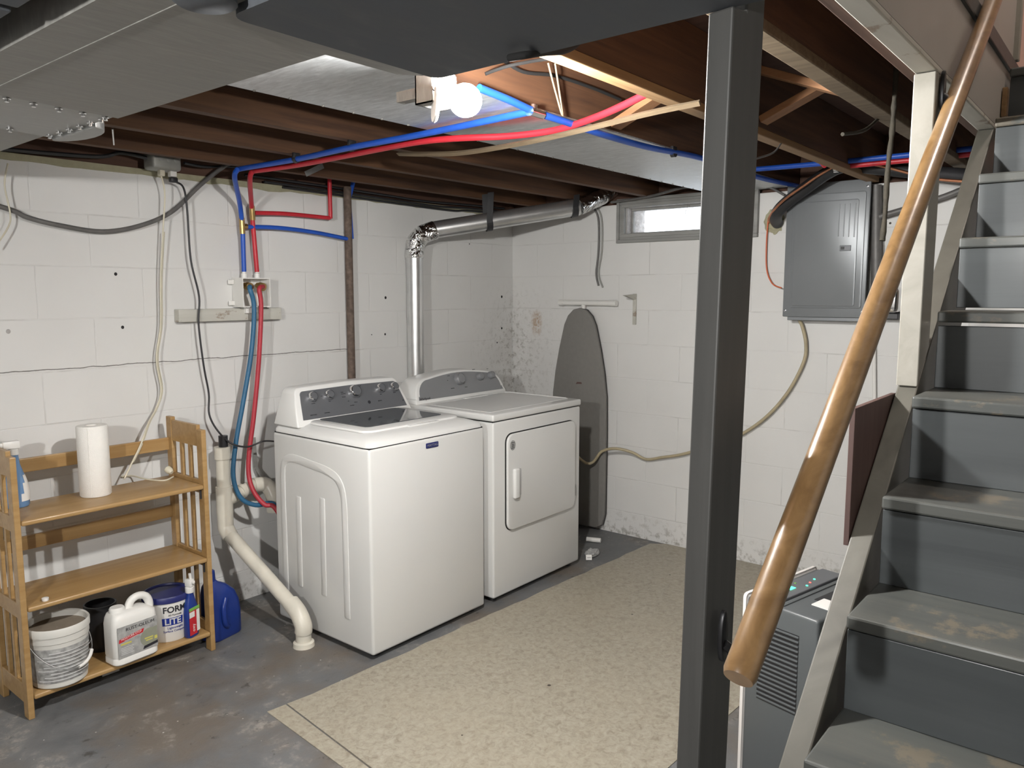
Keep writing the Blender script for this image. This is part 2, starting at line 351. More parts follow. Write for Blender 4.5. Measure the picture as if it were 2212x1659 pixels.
def tag(o, label=None, cat=None, group=None, kind=None):
    for k, v in (('label', label), ('category', cat), ('group', group), ('kind', kind)):
        if v: o[k] = v
    return o
def thing(name, label, cat, loc, rz=0, group=None, local=False):
    o = bpy.data.objects.new(name, None); COL.objects.link(o); o.location = loc; o.rotation_euler = (0, 0, rz); o.empty_display_size = .05
    if local: ORG[o.name] = Vector((0, 0, 0))
    return tag(o, label, cat, group)
def struct(name, mb, m, parent=None, smooth=False):
    o = mb.build(name, m, parent, smooth)
    if parent is None: o['kind'] = 'structure'
    return o
# ------------------------------------------------------------------ the room
ZC = 2.195
struct('floor', MB().box(-7.2, .2, -5.8, .2, -.12, 0), 'floor')
struct('wall_back', MB().box(-7.2, .2, 0, .2, 0, 1.955), 'wallA')
wall_b = bpy.data.objects['wall_back']
ORG['wall_back'] = wall_b.location.copy()
for (px, py, rr) in ((250, 592, .0065), (265, 707, .0065), (18, 716, .008), (833, 643, .0075), (832, 722, .006), (803, 723, .003), (1084, 641, .008), (1084, 709, .007), (1014, 527, .004), (1074, 740, .005)):
    p_ = pt(px, py, 'y', -.0005); MB().lathe([(rr, 0), (rr*.9, .0012)], (p_.x, 0.0, p_.z), (0, -1, 0), 12, True, True, 1, 1.1).build('anchor_hole', 'darkgap' if px != 18 else 'reveal', wall_b)
wb = MB()
WY0, WY1, WZ0, WZ1 = -1.60, -.86, 1.795, 1.955
wb.box(0, .2, -5.8, WY0, 0, 1.975); wb.box(0, .2, WY1, 0, 0, 1.975); wb.box(0, .2, WY0, WY1, 0, WZ0); wb.box(0, .2, WY0, WY1, WZ1, 1.975)
struct('wall_right', wb, 'wallB')
struct('wall_left', MB().box(-7.4, -7.2, -5.8, .2, 0, ZC), 'wallB')
struct('wall_front', MB().box(-7.2, .2, -6.0, -5.8, 0, 2.0), 'wallA')
struct('ceiling', MB().box(-7.2, .2, -2.86, .2, ZC, ZC+.05).box(-7.2, -3.1, -5.8, -2.86, ZC, ZC+.05).box(-3.1, .2, -5.8, -3.84, ZC, ZC+.05), 'subfloor')
struct('trim_1', MB().box(-7.2, .2, .03, .10, 1.955, ZC), 'rim')                 # rim board on the back wall
struct('trim_2', MB().box(.05, .12, -5.8, .03, 1.975, ZC), 'rim')                 # rim board on the right wall
struct('trim_6', MB().box(-7.2, .2, -5.98, -5.80, 2.0, ZC), 'rim')
random.seed(11)
fo = [(-7.1+i*.06, 1.950-abs(random.gauss(0, .005))) for i in range(118)]
struct('trim_7', MB().prism([(-.02, 1.972), (-7.1, 1.972)]+fo+[(-.02, 1.955)], 'xz', -.005, .028), 'foam')
# stairwell going up to the floor above
struct('wall_stair_left', MB().box(-3.1, -.1, -2.90, -2.865, 1.925, 2.098).box(-3.1, -1.2, -2.90, -2.865, 2.14, 3.6), 'wellwall')
struct('wall_stair_pink', MB().box(-1.2, -.1, -2.903, -2.865, 2.14, 3.6), 'pink')
struct('trim_3', MB().box(-3.1, -.1, -2.908, -2.865, 2.098, 2.142, .004), 'steppaint')
struct('trim_4', MB().box(-1.222, -1.196, -2.915, -2.87, 2.142, 3.6, .003), 'offwhite')
struct('trim_5', MB().box(-3.1, -1.33, -2.900, -2.858, 1.913, 1.926, .003), 'chipwhite')      # painted underside of the stairwell header
struct('wall_stair_right', MB().box(-3.1, -.1, -3.84, -3.80, 0, 3.6), 'wellwall')
struct('wall_stair_end', MB().box(-.1, -.05, -3.84, -2.865, 2.0, 3.6), 'pink')
struct('wall_stair_head', MB().box(-3.14, -3.1, -3.84, -2.865, ZC, 3.6), 'wellwall')
struct('ceiling_upper', MB().box(-3.14, -.05, -3.84, -2.865, 3.6, 3.65), 'wellwall')
# window in the right wall
WX = .055
w = struct('window_1', MB(), 'windowframe') if False else None
fr = MB(); T0, T1, S0, S1 = -1.655, -.803, 1.752, 2.004
def ring(mb, y0, y1, z0, z1, wd_, x0, x1, bev=.003):
    mb.box(x0, x1, y0, y1, z0, z0+wd_, bev); mb.box(x0, x1, y0, y1, z1-wd_, z1, bev); mb.box(x0, x1, y0, y0+wd_, z0+wd_, z1-wd_, bev); mb.box(x0, x1, y1-wd_, y1, z0+wd_, z1-wd_, bev)
ring(fr, T0, T1, S0, S1, .018, -.026, 0); ring(fr, T0+.016, T1-.016, S0+.016, S1-.016, .018, -.016, 0); ring(fr, T0+.032, T1-.032, S0+.031, S1-.031, .020, -.022, 0.03)
win = struct('window_1', fr, 'windowframe')
rv = MB(); rv.box(.0, .2, WY0, WY1, WZ0-.002, WZ0+.004); rv.box(0, .2, WY0, WY1, WZ1-.004, WZ1+.002); rv.box(0, .2, WY1-.004, WY1+.002, WZ0, WZ1); rv.box(0, .2, WY0-.002, WY0+.004, WZ0, WZ1)
rv.build('window_reveal', 'reveal', win)
sf = MB(); ring(sf, WY0+.004, WY1-.004, WZ0+.004, WZ1-.004, .014, WX-.012, WX+.012); sf.build('sash', 'windowframe', win)
MB().box(WX-.002, WX+.002, WY0+.016, WY1-.016, WZ0+.016, WZ1-.016).build('window_pane', 'pane', win)
lt = MB().tube(catmull([pt(1486, 440, 'x', -.01), pt(1484, 450, 'x', -.01), pt(1480, 458, 'x', -.01), pt(1484, 466, 'x', -.01), pt(1489, 460, 'x', -.01), pt(1485, 452, 'x', -.01)], 4), .0012, 6)
lt.build('pull_ring', 'conduit', win)
# ------------------------------------------------------------------ joists
jn = {-.22: 'nearest the back wall', -.62: 'second from the back wall', -1.02: 'third from the back wall, above the washing machine',
      -1.42: 'along the far edge of the sheet metal pan', -1.82: 'along the near edge of the metal pan, behind the bulb',
      -2.22: 'with the pale lower edge, between bulb and grey post', -2.62: 'right of the grey post, next to the stairwell'}
for y, d in jn.items():
    o = MB().box(-7.15, .04, y-.021, y+.021, 2.0, ZC-.001, .002).build('floor_joist', 'newwood' if y == -2.22 else 'joist')
    if y == -2.22: o.data.materials[0] = M['joist']
    tag(o, 'rough brown wooden ceiling joist ' + d, 'joist', 'ceiling joists')
tag(MB().box(-2.935, -.05, -2.243, -2.197, 1.975, 1.9995, .003).build('nailing_strip', 'newwood'), 'pale new wood strip under the joist between bulb and grey post', 'wood strip')
tag(MB().box(-2.935, -.2, -2.645, -2.595, 1.975, 1.9995, .003).build('nailing_strip', 'lath'), 'dusty wood strip under the joist right of the grey post', 'wood strip')
# header joist outside of the stairwell
tag(MB().box(-2.94, .04, -2.864, -2.825, 1.927, ZC-.001, .002).build('stair_header_joist', 'rim'), 'dark joist along the stairwell opening, behind its white edge', 'joist')
# bridging between joists
for (x, y0, y1, z0, z1, lab) in ((-1.72, -2.195, -1.845, 2.165, 2.015, 'orange wood brace crossing up beside the red pipe end'),
                                 (-1.62, -2.195, -1.845, 2.02, 2.165, 'orange wood brace lying behind the red pipe end'),
                                 (-1.55, -2.595, -2.245, 2.02, 2.165, 'orange wood brace right of the post, sloping up to the stairwell'),
                                 (-1.46, -2.595, -2.245, 2.165, 2.02, 'lit orange wood brace right of the post, beyond its crossing pair')):
    tag(MB().beam((x, y0, z0), (x, y1, z1), .06, .022, bev=.002).build('bridging_brace', 'brace'), lab, 'brace', 'joist bridging')
# sheet metal pan nailed under two joists
pn = MB().prism([(-1.845, 1.9935), (-1.395, 1.9935), (-1.395, 1.9985), (-1.845, 1.9985)], 'yz', -2.95, .0)
sp = MB()
for i in range(26): sp.lathe([(.004, 0), (.004, .003), (0.001, .004)], (-2.9+i*.11, -1.405, 1.9935), (0, 0, -1), 8)
po = pn.build('joist_pan', 'pan'); tag(po, 'shiny galvanised sheet metal pan nailed under two joists behind the bulb', 'sheet metal'); sp.build('pan_nail', 'galv_dull', po)['kind'] = 'stuff'
# ------------------------------------------------------------------ ducts
dz0, dz1 = 1.862, 1.998
dt = thing('air_duct', 'wide galvanised steel supply duct under the ceiling, upper left', 'duct', (-3.3, -3, dz0))
MB().prism([(-3.50, -5.2), (-2.945, -5.2), (-2.945, -2.26), (-2.955, -2.20), (-2.99, -2.172), (-3.148, -2.168), (-3.148, -1.405), (-3.50, -1.45)], 'xy', dz0, dz1).build('duct_body', 'galv_dull', dt)
MB().box(-3.424, -3.420, -4.8, -1.47, dz0-.0015, dz0, 0).build('seam', 'galv_dull', dt)
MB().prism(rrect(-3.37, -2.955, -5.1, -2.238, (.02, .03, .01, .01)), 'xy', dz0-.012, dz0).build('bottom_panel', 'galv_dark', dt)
rc = pt(442, -12, 'z', dz0)
MB().lathe([(.042, 0), (.042, .010), (.036, .014)], rc, (0, 0, -1), 28).build('round_collar', 'galv_dark', dt, True)
du = thing('duct_transition', 'lighter galvanised duct end with rows of screws near the back-left wall', 'duct', (-3.3, -.8, dz0))
MB().prism([(-3.50, -1.444), (-3.152, -1.40), (-3.150, -1.02), (-3.50, -1.10)], 'xy', dz0+.004, dz1).build('collar_section', 'galv', du)
MB().prism([(-3.54, -1.10), (-3.150, -1.02), (-3.13, -.02), (-3.54, -.02)], 'xy', dz0+.012, dz1).build('duct_run', 'galv_dull', du)
cr = MB(); pl = [(-3.15+.055*math.sin(a)*(1 if a else 1), -1.16+.13*(-math.cos(a))) for a in [math.pi*i/10 for i in range(11)]]
cr.prism(pl, 'xy', dz0-.006, dz0+.03, .004).build('curved_lip', 'galv', du)
scr = [(-3.48+i*.052, -1.425+i*.0062) for i in range(7)] + [(-3.165, -1.36+i*.06) for i in range(6)] + [(-3.47+i*.07, -1.12+i*.015) for i in range(4)]
for (x, y) in scr: MB().lathe([(.008, 0), (.008, .004), (.0045, .0045), (.0045, .010)], (x, y, dz0+.004), (0, 0, -1), 10).build('screw', 'chrome', du, True)
do = thing('return_duct', 'dark grey duct at the top left corner beyond the black gap', 'duct', (-4.2, -3, dz0))
MB().box(-4.9, -3.555, -5.2, -2.008, dz0, dz1, .003).build('duct_body', 'galv_dark', do)
MB().box(-4.9, -3.555, -1.985, -.9, dz0, dz1, .003).build('duct_end', 'galv_dark', do)
MB().box(-4.9, -3.556, -2.010, -1.983, dz0+.01, dz1).build('gap_strip', 'ductblack', do)
# ------------------------------------------------------------------ lamp
B0 = pt(1005, 217, 'z', 1.885)
away = (B0-CAM).normalized()
lm = thing('ceiling_lamp', 'lit bare bulb in an open metal junction box under the joists', 'lamp', (B0.x, -1.9, 1.9))
s0 = B0+away*.105+Vector((-.012, .012, .006)); LB = s0+Vector((-.045, .02, .012))
bx = MB()
for (a, b_, c, d, e, f) in ((-.04, .04, .030, .034, -.036, .036), (-.04, -.037, -.02, .034, -.036, .036), (.037, .04, -.02, .034, -.036, .036), (-.04, .04, -.02, .034, -.036, -.033), (-.04, .04, -.02, .034, .033, .036)):
    bx.box(LB.x+a, LB.x+b_, LB.y+c, LB.y+d, LB.z+e, LB.z+f)
bx.box(LB.x-.012, LB.x+.012, LB.y+.034, -1.842, LB.z-.012, LB.z+.012)
bx.build('junction_box', 'galv_dull', lm)
ax = (B0-s0).normalized()
MB().lathe([(.024, -.03), (.027, 0), (.020, .02), (.018, .045)], s0, ax, 20).build('lamp_socket', 'whiteplastic', lm, True)
dl = (B0-s0).length
MB().lathe([(.013, .04), (.016, dl-.065), (.028, dl-.030), (.036, dl), (.034, dl+.018), (.021, dl+.032), (.001, dl+.037)], s0, ax, 24, True, True, 1.0, 1.0).build('bulb', 'bulb', lm, True)
cp = pt(937, 225, 'z', 1.885)
MB().lathe([(.0, 0), (.038, .0), (.040, .004), (.036, .009), (.0, .010)], cp, (1, -.72, -.08), 24, False, False).build('cover_plate', 'whiteplastic', lm, True)
MB().tube([cp+Vector((0, 0, .03)), cp+Vector((.02, .03, .06)), (LB.x-.02, LB.y, LB.z)], .002, 6, 5).build('lamp_wire', 'black', lm)
# lamp of the room behind the photographer
l2 = thing('rear_ceiling_lamp', 'bare bulb on a cord in the part of the cellar behind the camera', 'lamp', (-5.15, -2.85, 1.75))
MB().lathe([(.012, .0), (.016, -.03), (.03, -.065), (.031, -.08), (.02, -.108), (.001, -.114)], (-5.15, -2.85, 1.82), (0, 0, 1), 20).build('bulb', 'bulb2', l2, True)
MB().lathe([(.02, 0), (.02, .05), (.006, .07)], (-5.15, -2.85, 1.815), (0, 0, 1), 16).build('lamp_socket', 'black', l2, True)
MB().tube([(-5.15, -2.85, 1.87), (-5.15, -2.85, ZC)], .004, 8).build('lamp_cord', 'black', l2)
l3 = thing('stairwell_lamp', 'round glass ceiling lamp above the stairs on the upper floor', 'lamp', (-1.6, -3.35, 3.5))
MB().lathe([(.10, 0), (.12, -.04), (.09, -.085), (.001, -.10)], (-1.6, -3.35, 3.58), (0, 0, 1), 24).build('lamp_glass', 'bulb3', l3, True)
MB().lathe([(.13, 0), (.13, .02)], (-1.6, -3.35, 3.578), (0, 0, 1), 24).build('lamp_base', 'chrome', l3, True)
# ------------------------------------------------------------------ grey post, handrail
ps = MB()
def post_ring(z, x0, x1, y0, y1): return [(x0, y0, z), (x1, y0, z), (x1, y1, z), (x0, y1, z)]
rs = []
for z in (0, .4, .8, 1.2, 1.6, 1.8585):
    k = z/1.8585; sh = .012*(1-k)
    rs.append(post_ring(z, -2.968-sh*.6, -2.945-sh*.6+.001, -2.808, -2.763))
pp = MB()
def sheared(p): return p
pp.prism([(-2.970, 0), (-2.893, 0), (-2.893, 1.9985), (-2.938, 1.9985), (-2.938, 1.849), (-2.970, 1.849)], 'xz', -2.8035, -2.7635, .003)
for v in pp.bm.verts:
    q = Matrix.Rotation(math.radians(-10), 3, 'Z') @ (v.co-Vector((-2.97, -2.8035, 0)))
    v.co = q+Vector((-2.97, -2.8035, 0))+Vector((.010, -.012, 0))*((v.co.z-1.45)/1.0)
pt_post = pp.build('support_post', 'greypaint'); tag(pt_post, 'dark grey painted wooden support post at the foot of the stairs', 'post')
_p1, _p2 = pt(1645, 1332, 'y', -2.932), pt(2131, 40, 'y', -2.928)
D0 = (_p2-_p1).normalized()
RP = [_p1-D0*.078, _p1+D0*.45+Vector((0, 0, .003)), _p1+D0*1.1+Vector((0, 0, .004)), _p2, _p2+D0*.6]
hr = thing('handrail', 'round varnished wooden handrail running up beside the stairs', 'handrail', RP[0])
pth = catmull(RP, 8); pth = [RP[0]-D0*.007]+pth
MB().tube(pth, [.0175]+[.0200-.0015*i/(len(pth)-2) for i in range(len(pth)-1)], 32).build('rail', 'railwood', hr, True)
def bracket(px, py, ywall, railpt, s=1):
    c = pt(px, py, 'y', ywall); c.y = ywall
    b = MB().prism([(c.x-.013+.013-.013*math.cos(a) if False else c.x+.012*math.cos(a), c.z+.040*math.sin(a)*s) for a in [2*math.pi*i/20 for i in range(20)]], 'xz', ywall-.008, ywall, .002)
    b.build('bracket_plate', 'blacksteel', hr, True)
    e = Vector(railpt); a_ = MB().tube([c+Vector((0, -.006, -.012)), c+Vector((.0, -.035, -.018)), e], .0075, 10, 5)
    a_.build('bracket_arm', 'blacksteel', hr, True)
bracket(1556, 1372, -2.811, _p1); bracket(2032, 196, -2.902, _p1+D0*((pt(2080, 190, 'y', -2.9).x-_p1.x)/D0.x))
# ------------------------------------------------------------------ staircase
st = thing('staircase', 'steep slate grey painted wooden staircase with off-white side board', 'staircase', (-2.6, -3.3, 0))
TX, TZ = lambda i: -2.857+.1898*i, lambda i: .755+.1675*i
def zs(x): return .702+.892*(x+2.821)
sg = MB(); xa, xb = -3.605, -1.30
for (y0, y1) in ((-2.900, -2.860),):
    sg.prism([(-3.60, 0), (-3.60, zs(-3.60)+.0), (xb-.14, 1.912), (-1.02, 1.912), (-1.02, 1.90), (-3.22, 0)] if False else [(-3.605, 0.0), (-1.462, 1.9115), (-1.14, 1.9115), (-3.32, 0.0)], 'xz', y0, y1, .003)
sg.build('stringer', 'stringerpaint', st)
MB().prism([(-3.605, 0.0), (-1.462, 1.9115), (-1.14, 1.9115), (-3.32, 0.0)], 'xz', -3.798, -3.76, .003).build('stringer', 'offwhite', st)
for i in range(-4, 9):
    x, z = TX(i), TZ(i)
    MB().box(x, x+.2098, -3.758, -2.911, z-.024 if i > -4 else z-.024, z, .004, 2).build('tread', 'treadpaint', st, False)
    MB().box(x+.004, x+.022, -3.757, -2.913, max(0, z-.1675)+(.005 if i == 5 else 0), z-.0255-(.006 if i == 4 else 0), .0015).build('riser', 'steppaint', st)
MB().prism([(-2.482, .985), (-2.482, 1.250), (-2.188, 1.250), (-2.10, 1.20), (-2.32, .985)], 'xz', -2.858, -2.848, .001).build('skirt_panel', 'brownboard', st)
tag(MB().prism([(-2.192, zs(-2.192)+.004), (-2.102, zs(-2.102)+.004), (-2.102, 1.911), (-2.192, 1.911)], 'xz', -2.900, -2.858, .002).build('stair_stud', 'offwhite'), 'off-white painted stud standing on the stair side board', 'post')
tag(MB().box(-1.385, -1.355, -2.915, -2.902, 1.955, 2.035, .002).build('wood_shim', 'railwood'), 'small brown wood piece at the top of the stairs', 'wood piece')
# ------------------------------------------------------------------ washing machine
wx0, wx1, wy0, wy1, wz = -2.063, -1.389, -.97, -.33, .860
ws = thing('washing_machine', 'white top-load washing machine with dark control console and smoked lid', 'washing machine', ((wx0+wx1)/2, (wy0+wy1)/2, 0))
MB().box(wx0, wx1, wy0, wy1, .022, wz, .012, 3).build('cabinet', 'white', ws, True)
MB().box(wx0+.006, wx1-.006, wy0+.006, wy1-.006, wz-.002, wz+.004).build('seam_gap', 'darkgap', ws)
for (x, y) in ((wx0+.05, wy0+.05), (wx1-.05, wy0+.05), (wx0+.05, wy1-.05), (wx1-.05, wy1-.05)):
    MB().lathe([(.02, 0), (.02, .012), (.008, .014), (.008, .03)], (x, y, 0), (0, 0, 1), 14).build('foot', 'black', ws)
em = MB()   # pressed ribs on the left side sheet
def rib(pts, w_):
    P = catmull([Vector((p[0], p[1], 0)) for p in pts], 4) if len(pts) > 2 else [Vector((p[0], p[1], 0)) for p in pts]
    L, R2 = [], []
    for i, p in enumerate(P):
        d = (P[min(i+1, len(P)-1)]-P[max(i-1, 0)]).normalized(); n_ = Vector((-d.y, d.x, 0))*w_
        L.append((p+n_)[:2]); R2.append((p-n_)[:2])
    em.prism(L+R2[::-1], 'yz', wx0-.0035, wx0+.004, .0032, 2)
rib([(-.395, .14), (-.395, .40), (-.395, .66), (-.41, .735), (-.47, .762), (-.60, .752), (-.72, .738), (-.785, .705), (-.812, .62), (-.815, .40), (-.815, .14)], .017)
rib([(-.50, .20), (-.505, .60)], .016); rib([(-.665, .20), (-.67, .62)], .016)
em.build('side_pressing', 'white', ws, True)
dk = MB()   # top deck: crowned towards the lid
rings = []
for (ins, z) in ((.0, wz+.004), (.002, wz+.016), (.012, wz+.026), (.05, wz+.040), (.075, wz+.046)):
    rings.append([(p[0], p[1], z) for p in rrect(wx0+ins, wx1-ins, wy0+ins*.9, wy1, (.012+.02, .032, .032, .032), 4)])
dk.loft(rings); dk.build('top_deck', 'lidplastic', ws, True)
zt = wz+.046
ld = MB(); gl = [pt(*c, 'z', zt+.008) for c in ((689, 908), (785, 930), (973, 896), (884, 878))]
LX0, LX1, LY0, LY1 = wx0+.062, wx1-.055, -.885, -.485
ld.loft([[(p[0], p[1], zt-.001) for p in rrect(LX0, LX1, LY0, LY1, .05, 5)], [(p[0], p[1], zt+.007) for p in rrect(LX0+.002, LX1-.002, LY0+.002, LY1, .05, 5)], [(p[0], p[1], zt+.010) for p in rrect(LX0+.012, LX1-.012, LY0+.012, LY1-.004, .045, 5)]])
lid = ld.build('lid', 'lidplastic', ws, True)
MB().prism(rrect(LX0+.055, LX1-.055, LY0+.065, LY1-.010, .025), 'xy', zt+.009, zt+.0125, .001).build('lid_window', 'lidglass', lid)
MB().box(LX0+.22, LX1-.16, LY0-.018, LY0+.014, zt-.002, zt+.006, .004).build('lid_handle', 'lidplastic', lid, True)
# console
cb = -.33
def yfront(p, y0=-.505, z0=.895, y1=-.425, z1=1.06): return y0+(p[1]-z0)/(z1-z0)*(y1-y0)
def outline(x0, x1, zb, zt_, taper, r, arch=.006, n=8):
    out = [(x0, zb)]
    out += [(x0+taper*.7, zb+(zt_-zb)*.62)]
    for i in range(n+1):
        a = math.pi-math.pi/2*i/n; out.append((x0+taper+r+r*math.cos(a), zt_-r+r*math.sin(a)))
    out.append(((x0+x1)/2, zt_+arch))
    for i in range(n+1):
        a = math.pi/2-math.pi/2*i/n; out.append((x1-taper-r+r*math.cos(a), zt_-r+r*math.sin(a)))
    out += [(x1-taper*.7, zb+(zt_-zb)*.62), (x1, zb)]
    return out
co = MB().prism(outline(wx0+.006, wx1-.0, .893, 1.055, .035, .035), 'xz', yfront, lambda p: cb-(p[1]-.895)*.10, .006, 3).build('console', 'lidplastic', ws, True)
MB().prism(outline(-2.018, -1.418, .921, 1.038, .020, .02, .004), 'xz', lambda p: yfront(p)-.0025, lambda p: yfront(p)+.003).build('control_panel', 'panelgrey', ws)
nrm = Vector((0, -1, .485)).normalized(); nrm = Vector((0, -(1.06-.895), .08)).normalized(); nrm = Vector((0, -.90, .436))
up_ = Vector((0, .436, .90)); xr_ = Vector((1, 0, 0))
def onpanel(px, py, off=0, y0=-.505, z0=.895, y1=-.425, z1=1.06):
    d = _w + _r*((px-1106)/F) - _u*((py-829.5)/F)
    n = Vector((0, -(z1-z0), (y1-y0))).normalized(); a = Vector((0, y0, z0)); t = (a-CAM).dot(n)/d.dot(n); return CAM+d*t+n*off, n
def knob(parent, px, py, r, m1='chrome', m2='panelgrey', **k):
    c, n = onpanel(px, py, .002, **k)
    kb = MB().lathe([(r*1.05, 0), (r*1.05, .006), (r, .010), (r*.93, .022), (r*.84, .025), (r*.82, .022)], c, n, 28, True, True).build('control_knob', m1, parent, True)
    MB().lathe([(r*.80, 0), (r*.78, .0035), (r*.5, .0045)], c+n*.0215, n, 24).build('knob_face', m2, kb, True)
    return kb
for (px, py, r) in ((672, 859, .0215), (708, 855, .0215), (764, 847, .0300), (819, 840, .0215), (848, 837, .0215)): knob(ws, px, py, r)
def text_on(parent, items, m, name, **k):
    mb = MB()
    for (s, px, py, size) in items:
        c, n = onpanel(px, py, .0032, **k); u = Vector((0, -n.z, n.y))*-1; u = Vector((1, 0, 0)).cross(n)*-1; u = n.cross(Vector((1, 0, 0)))
        R = Matrix((Vector((1, 0, 0)), u, n)).transposed().to_4x4(); mb.text(s, Matrix.Translation(c) @ R, size)
    return mb.build(name, m, parent)
text_on(ws, [('MAYTAG', 677, 897, .0085), ('CENTENNIAL', 706, 892, .005), ('Normal', 742, 858, .006), ('Heavy Duty', 741, 851, .005), ('Delicates', 768, 869, .005), ('Drain & Spin', 760, 876, .0045), ('Off', 752, 867, .005),
              ('Load Size', 676, 872, .005), ('Temp', 711, 867, .005), ('Rinse', 822, 852, .005), ('Options', 851, 848, .005), ('Wrinkle', 738, 848, .0045), ('Cold', 694, 856, .0045), ('BRAVOS', 820, 866, .006), ('Power Wash', 775, 834, .004), ('HE', 870, 865, .007)], 'ink', 'console_lettering')
c_, n_ = onpanel(797, 869, .003); MB().lathe([(.008, 0), (.008, .001)], c_, n_, 20).build('round_emblem', 'ink', ws)
bd = pt(933, 961, 'y', wy0)
bg_ = MB().box(bd.x-.036, bd.x+.036, wy0-.004, wy0, bd.z-.011, bd.z+.011, .003).build('maker_badge', 'lidblue', ws)
MB().text('MAYTAG', Matrix.Translation((bd.x, wy0-.0045, bd.z)) @ Matrix.Rotation(math.pi/2, 4, 'X'), .0155, .0006).build('badge_lettering', 'panelgrey2', bg_)
# ------------------------------------------------------------------ dryer
dx0, dx1, dy0, dy1, dzt = -1.322, -.607, -.965, -.30, .906
dr = thing('clothes_dryer', 'white front-load clothes dryer with arched light grey console', 'dryer', ((dx0+dx1)/2, (dy0+dy1)/2, 0))
MB().box(dx0+.004, dx1-.004, dy0+.002, dy1, .024, dzt-.038, .010, 3).build('cabinet', 'white', dr, True)
MB().box(dx0+.01, dx1-.01, dy0+.01, dy1-.01, dzt-.040, dzt-.032).build('seam_gap', 'darkgap', dr)
MB().box(dx0, dx1, dy0-.002, dy1, dzt-.033, dzt, .009, 3).build('top_panel', 'white', dr, True)
MB().box(dx0+.05, dx1-.035, dy0+.06, -.50, dzt-.001, dzt+.0015, .001).build('top_recess', 'lidplastic', dr)
rl = MB(); 
rl.tube([(dx0+.35, -.475, dzt+.001), (dx1-.05, -.475, dzt+.001), (dx1-.035, -.50, dzt+.001), (dx1-.035, dy0+.07, dzt+.001)], .004, 8); rl.build('top_ridge', 'white', dr, True)
lf = MB().prism(rrect(dx0+.33, dx0+.52, -.49, -.462, .012), 'xy', dzt-.001, dzt+.004, .001).build('lint_screen_cover', 'lidplastic', dr)
for (x, y) in ((dx0+.05, dy0+.05), (dx1-.05, dy0+.05), (dx0+.05, dy1-.05), (dx1-.05, dy1-.05)):
    MB().lathe([(.02, 0), (.02, .012), (.008, .014), (.008, .03)], (x, y, 0), (0, 0, 1), 14).build('foot', 'black', dr)
KD = dict(y0=-.455, z0=.906, y1=-.405, z1=1.05)
yf2 = lambda p: KD['y0']+(p[1]-KD['z0'])/(KD['z1']-KD['z0'])*(KD['y1']-KD['y0'])
def arch(x0, x1, zb, zt_, r, rise, n=8):
    out = [(x0, zb), (x0+.006, zb+(zt_-zb)*.2)]
    for i in range(n+1):
        a = math.pi-math.pi/2*i/n; out.append((x0+.012+r+r*math.cos(a), zt_-r*.95+r*.95*math.sin(a)))
    for i in range(1, 8):
        u = i/8; out.append((x0+.012+r+(x1-x0-.024-2*r)*u, zt_+rise*math.sin(math.pi*u)))
    for i in range(n+1):
        a = math.pi/2-math.pi/2*i/n; out.append((x1-.012-r+r*math.cos(a), zt_-r*.95+r*.95*math.sin(a)))
    out += [(x1-.006, zb+(zt_-zb)*.2), (x1, zb)]
    return out
MB().prism(arch(dx0+.004, dx1-.004, .905, 1.030, .105, .022), 'xz', yf2, -.30, .006, 3).build('console', 'lidplastic', dr, True)
MB().prism(arch(dx0+.030, dx1-.030, .924, 1.021, .085, .020), 'xz', lambda p: yf2(p)-.0025, lambda p: yf2(p)+.003).build('control_panel', 'panelgrey2', dr)
for (px, py, r) in ((990, 819, .032), (1034, 814, .0205), (1058, 811, .0205)): knob(dr, px, py, r, 'panelgrey2', 'panelgrey2', **KD)
text_on(dr, [('Whirlpool', 917, 862, .018), ('AutoDry', 1022, 798, .006), ('Start', 1052, 797, .006), ('Timed Dry', 977, 839, .006), ('Normal', 1006, 836, .006), ('Off', 966, 822, .005), ('Less Dry', 968, 812, .005)], 'ink', 'console_lettering', **KD)
DY = dy0+.002
d0 = pt(1090, 1146, 'y', DY); d1 = pt(1237, 906, 'y', DY)
dX0, dX1, dZ0, dZ1 = d0.x, d1.x, .325, .815
q = pt(1094, 940, 'y', DY); q2 = pt(1240, 1095, 'y', DY); dX0 = (d0.x+q.x)/2; dX1 = (d1.x+q2.x)/2; dZ0 = (d0.z+q2.z)/2; dZ1 = (d1.z+q.z)/2
MB().prism(rrect(dX0-.004, dX1+.004, dZ0-.004, dZ1+.004, .045), 'xz', DY-.0008, DY+.002).build('door_gap', 'darkgap', dr)
door = MB().prism(rrect(dX0, dX1, dZ0, dZ1, .042, 7), 'xz', DY-.016, DY-.001, .006, 3).build('door', 'white', dr, True)
hb = pt(1110, 1042, 'y', DY)
MB().box(hb.x-.010, hb.x+.034, DY-.020, DY-.0155, hb.z-.062, hb.z+.066, .004).build('handle_recess', 'dimwhite', door, True)
MB().box(hb.x-.030, hb.x+.008, DY-.036, DY-.014, hb.z-.072, hb.z+.074, .009, 3).build('door_handle', 'lidplastic', door, True)
bc = pt(1102, 961, 'y', DY); MB().lathe([(.024, 0), (.024, .001)], (bc.x, DY-.016, bc.z), (0, -1, 0), 28, sx=.85).build('round_sticker', 'labelgrey', door)
mb = MB()
for k, s in enumerate(('WRINKLE', 'SHIELD', 'STEAM', 'ENERGY')): mb.text(s, Matrix.Translation((bc.x, DY-.0175, bc.z+.013-k*.0085)) @ Matrix.Rotation(math.pi/2, 4, 'X'), .0065, .0002)
mb.build('sticker_lettering', 'ink', door)
for (px, py) in ((1236, 946), (1239, 1058)):
    c = pt(px, py, 'y', DY); MB().box(c.x-.002, c.x+.004, DY-.014, DY-.001, c.z-.030, c.z+.030, .001).build('door_hinge', 'galv_dull', door)
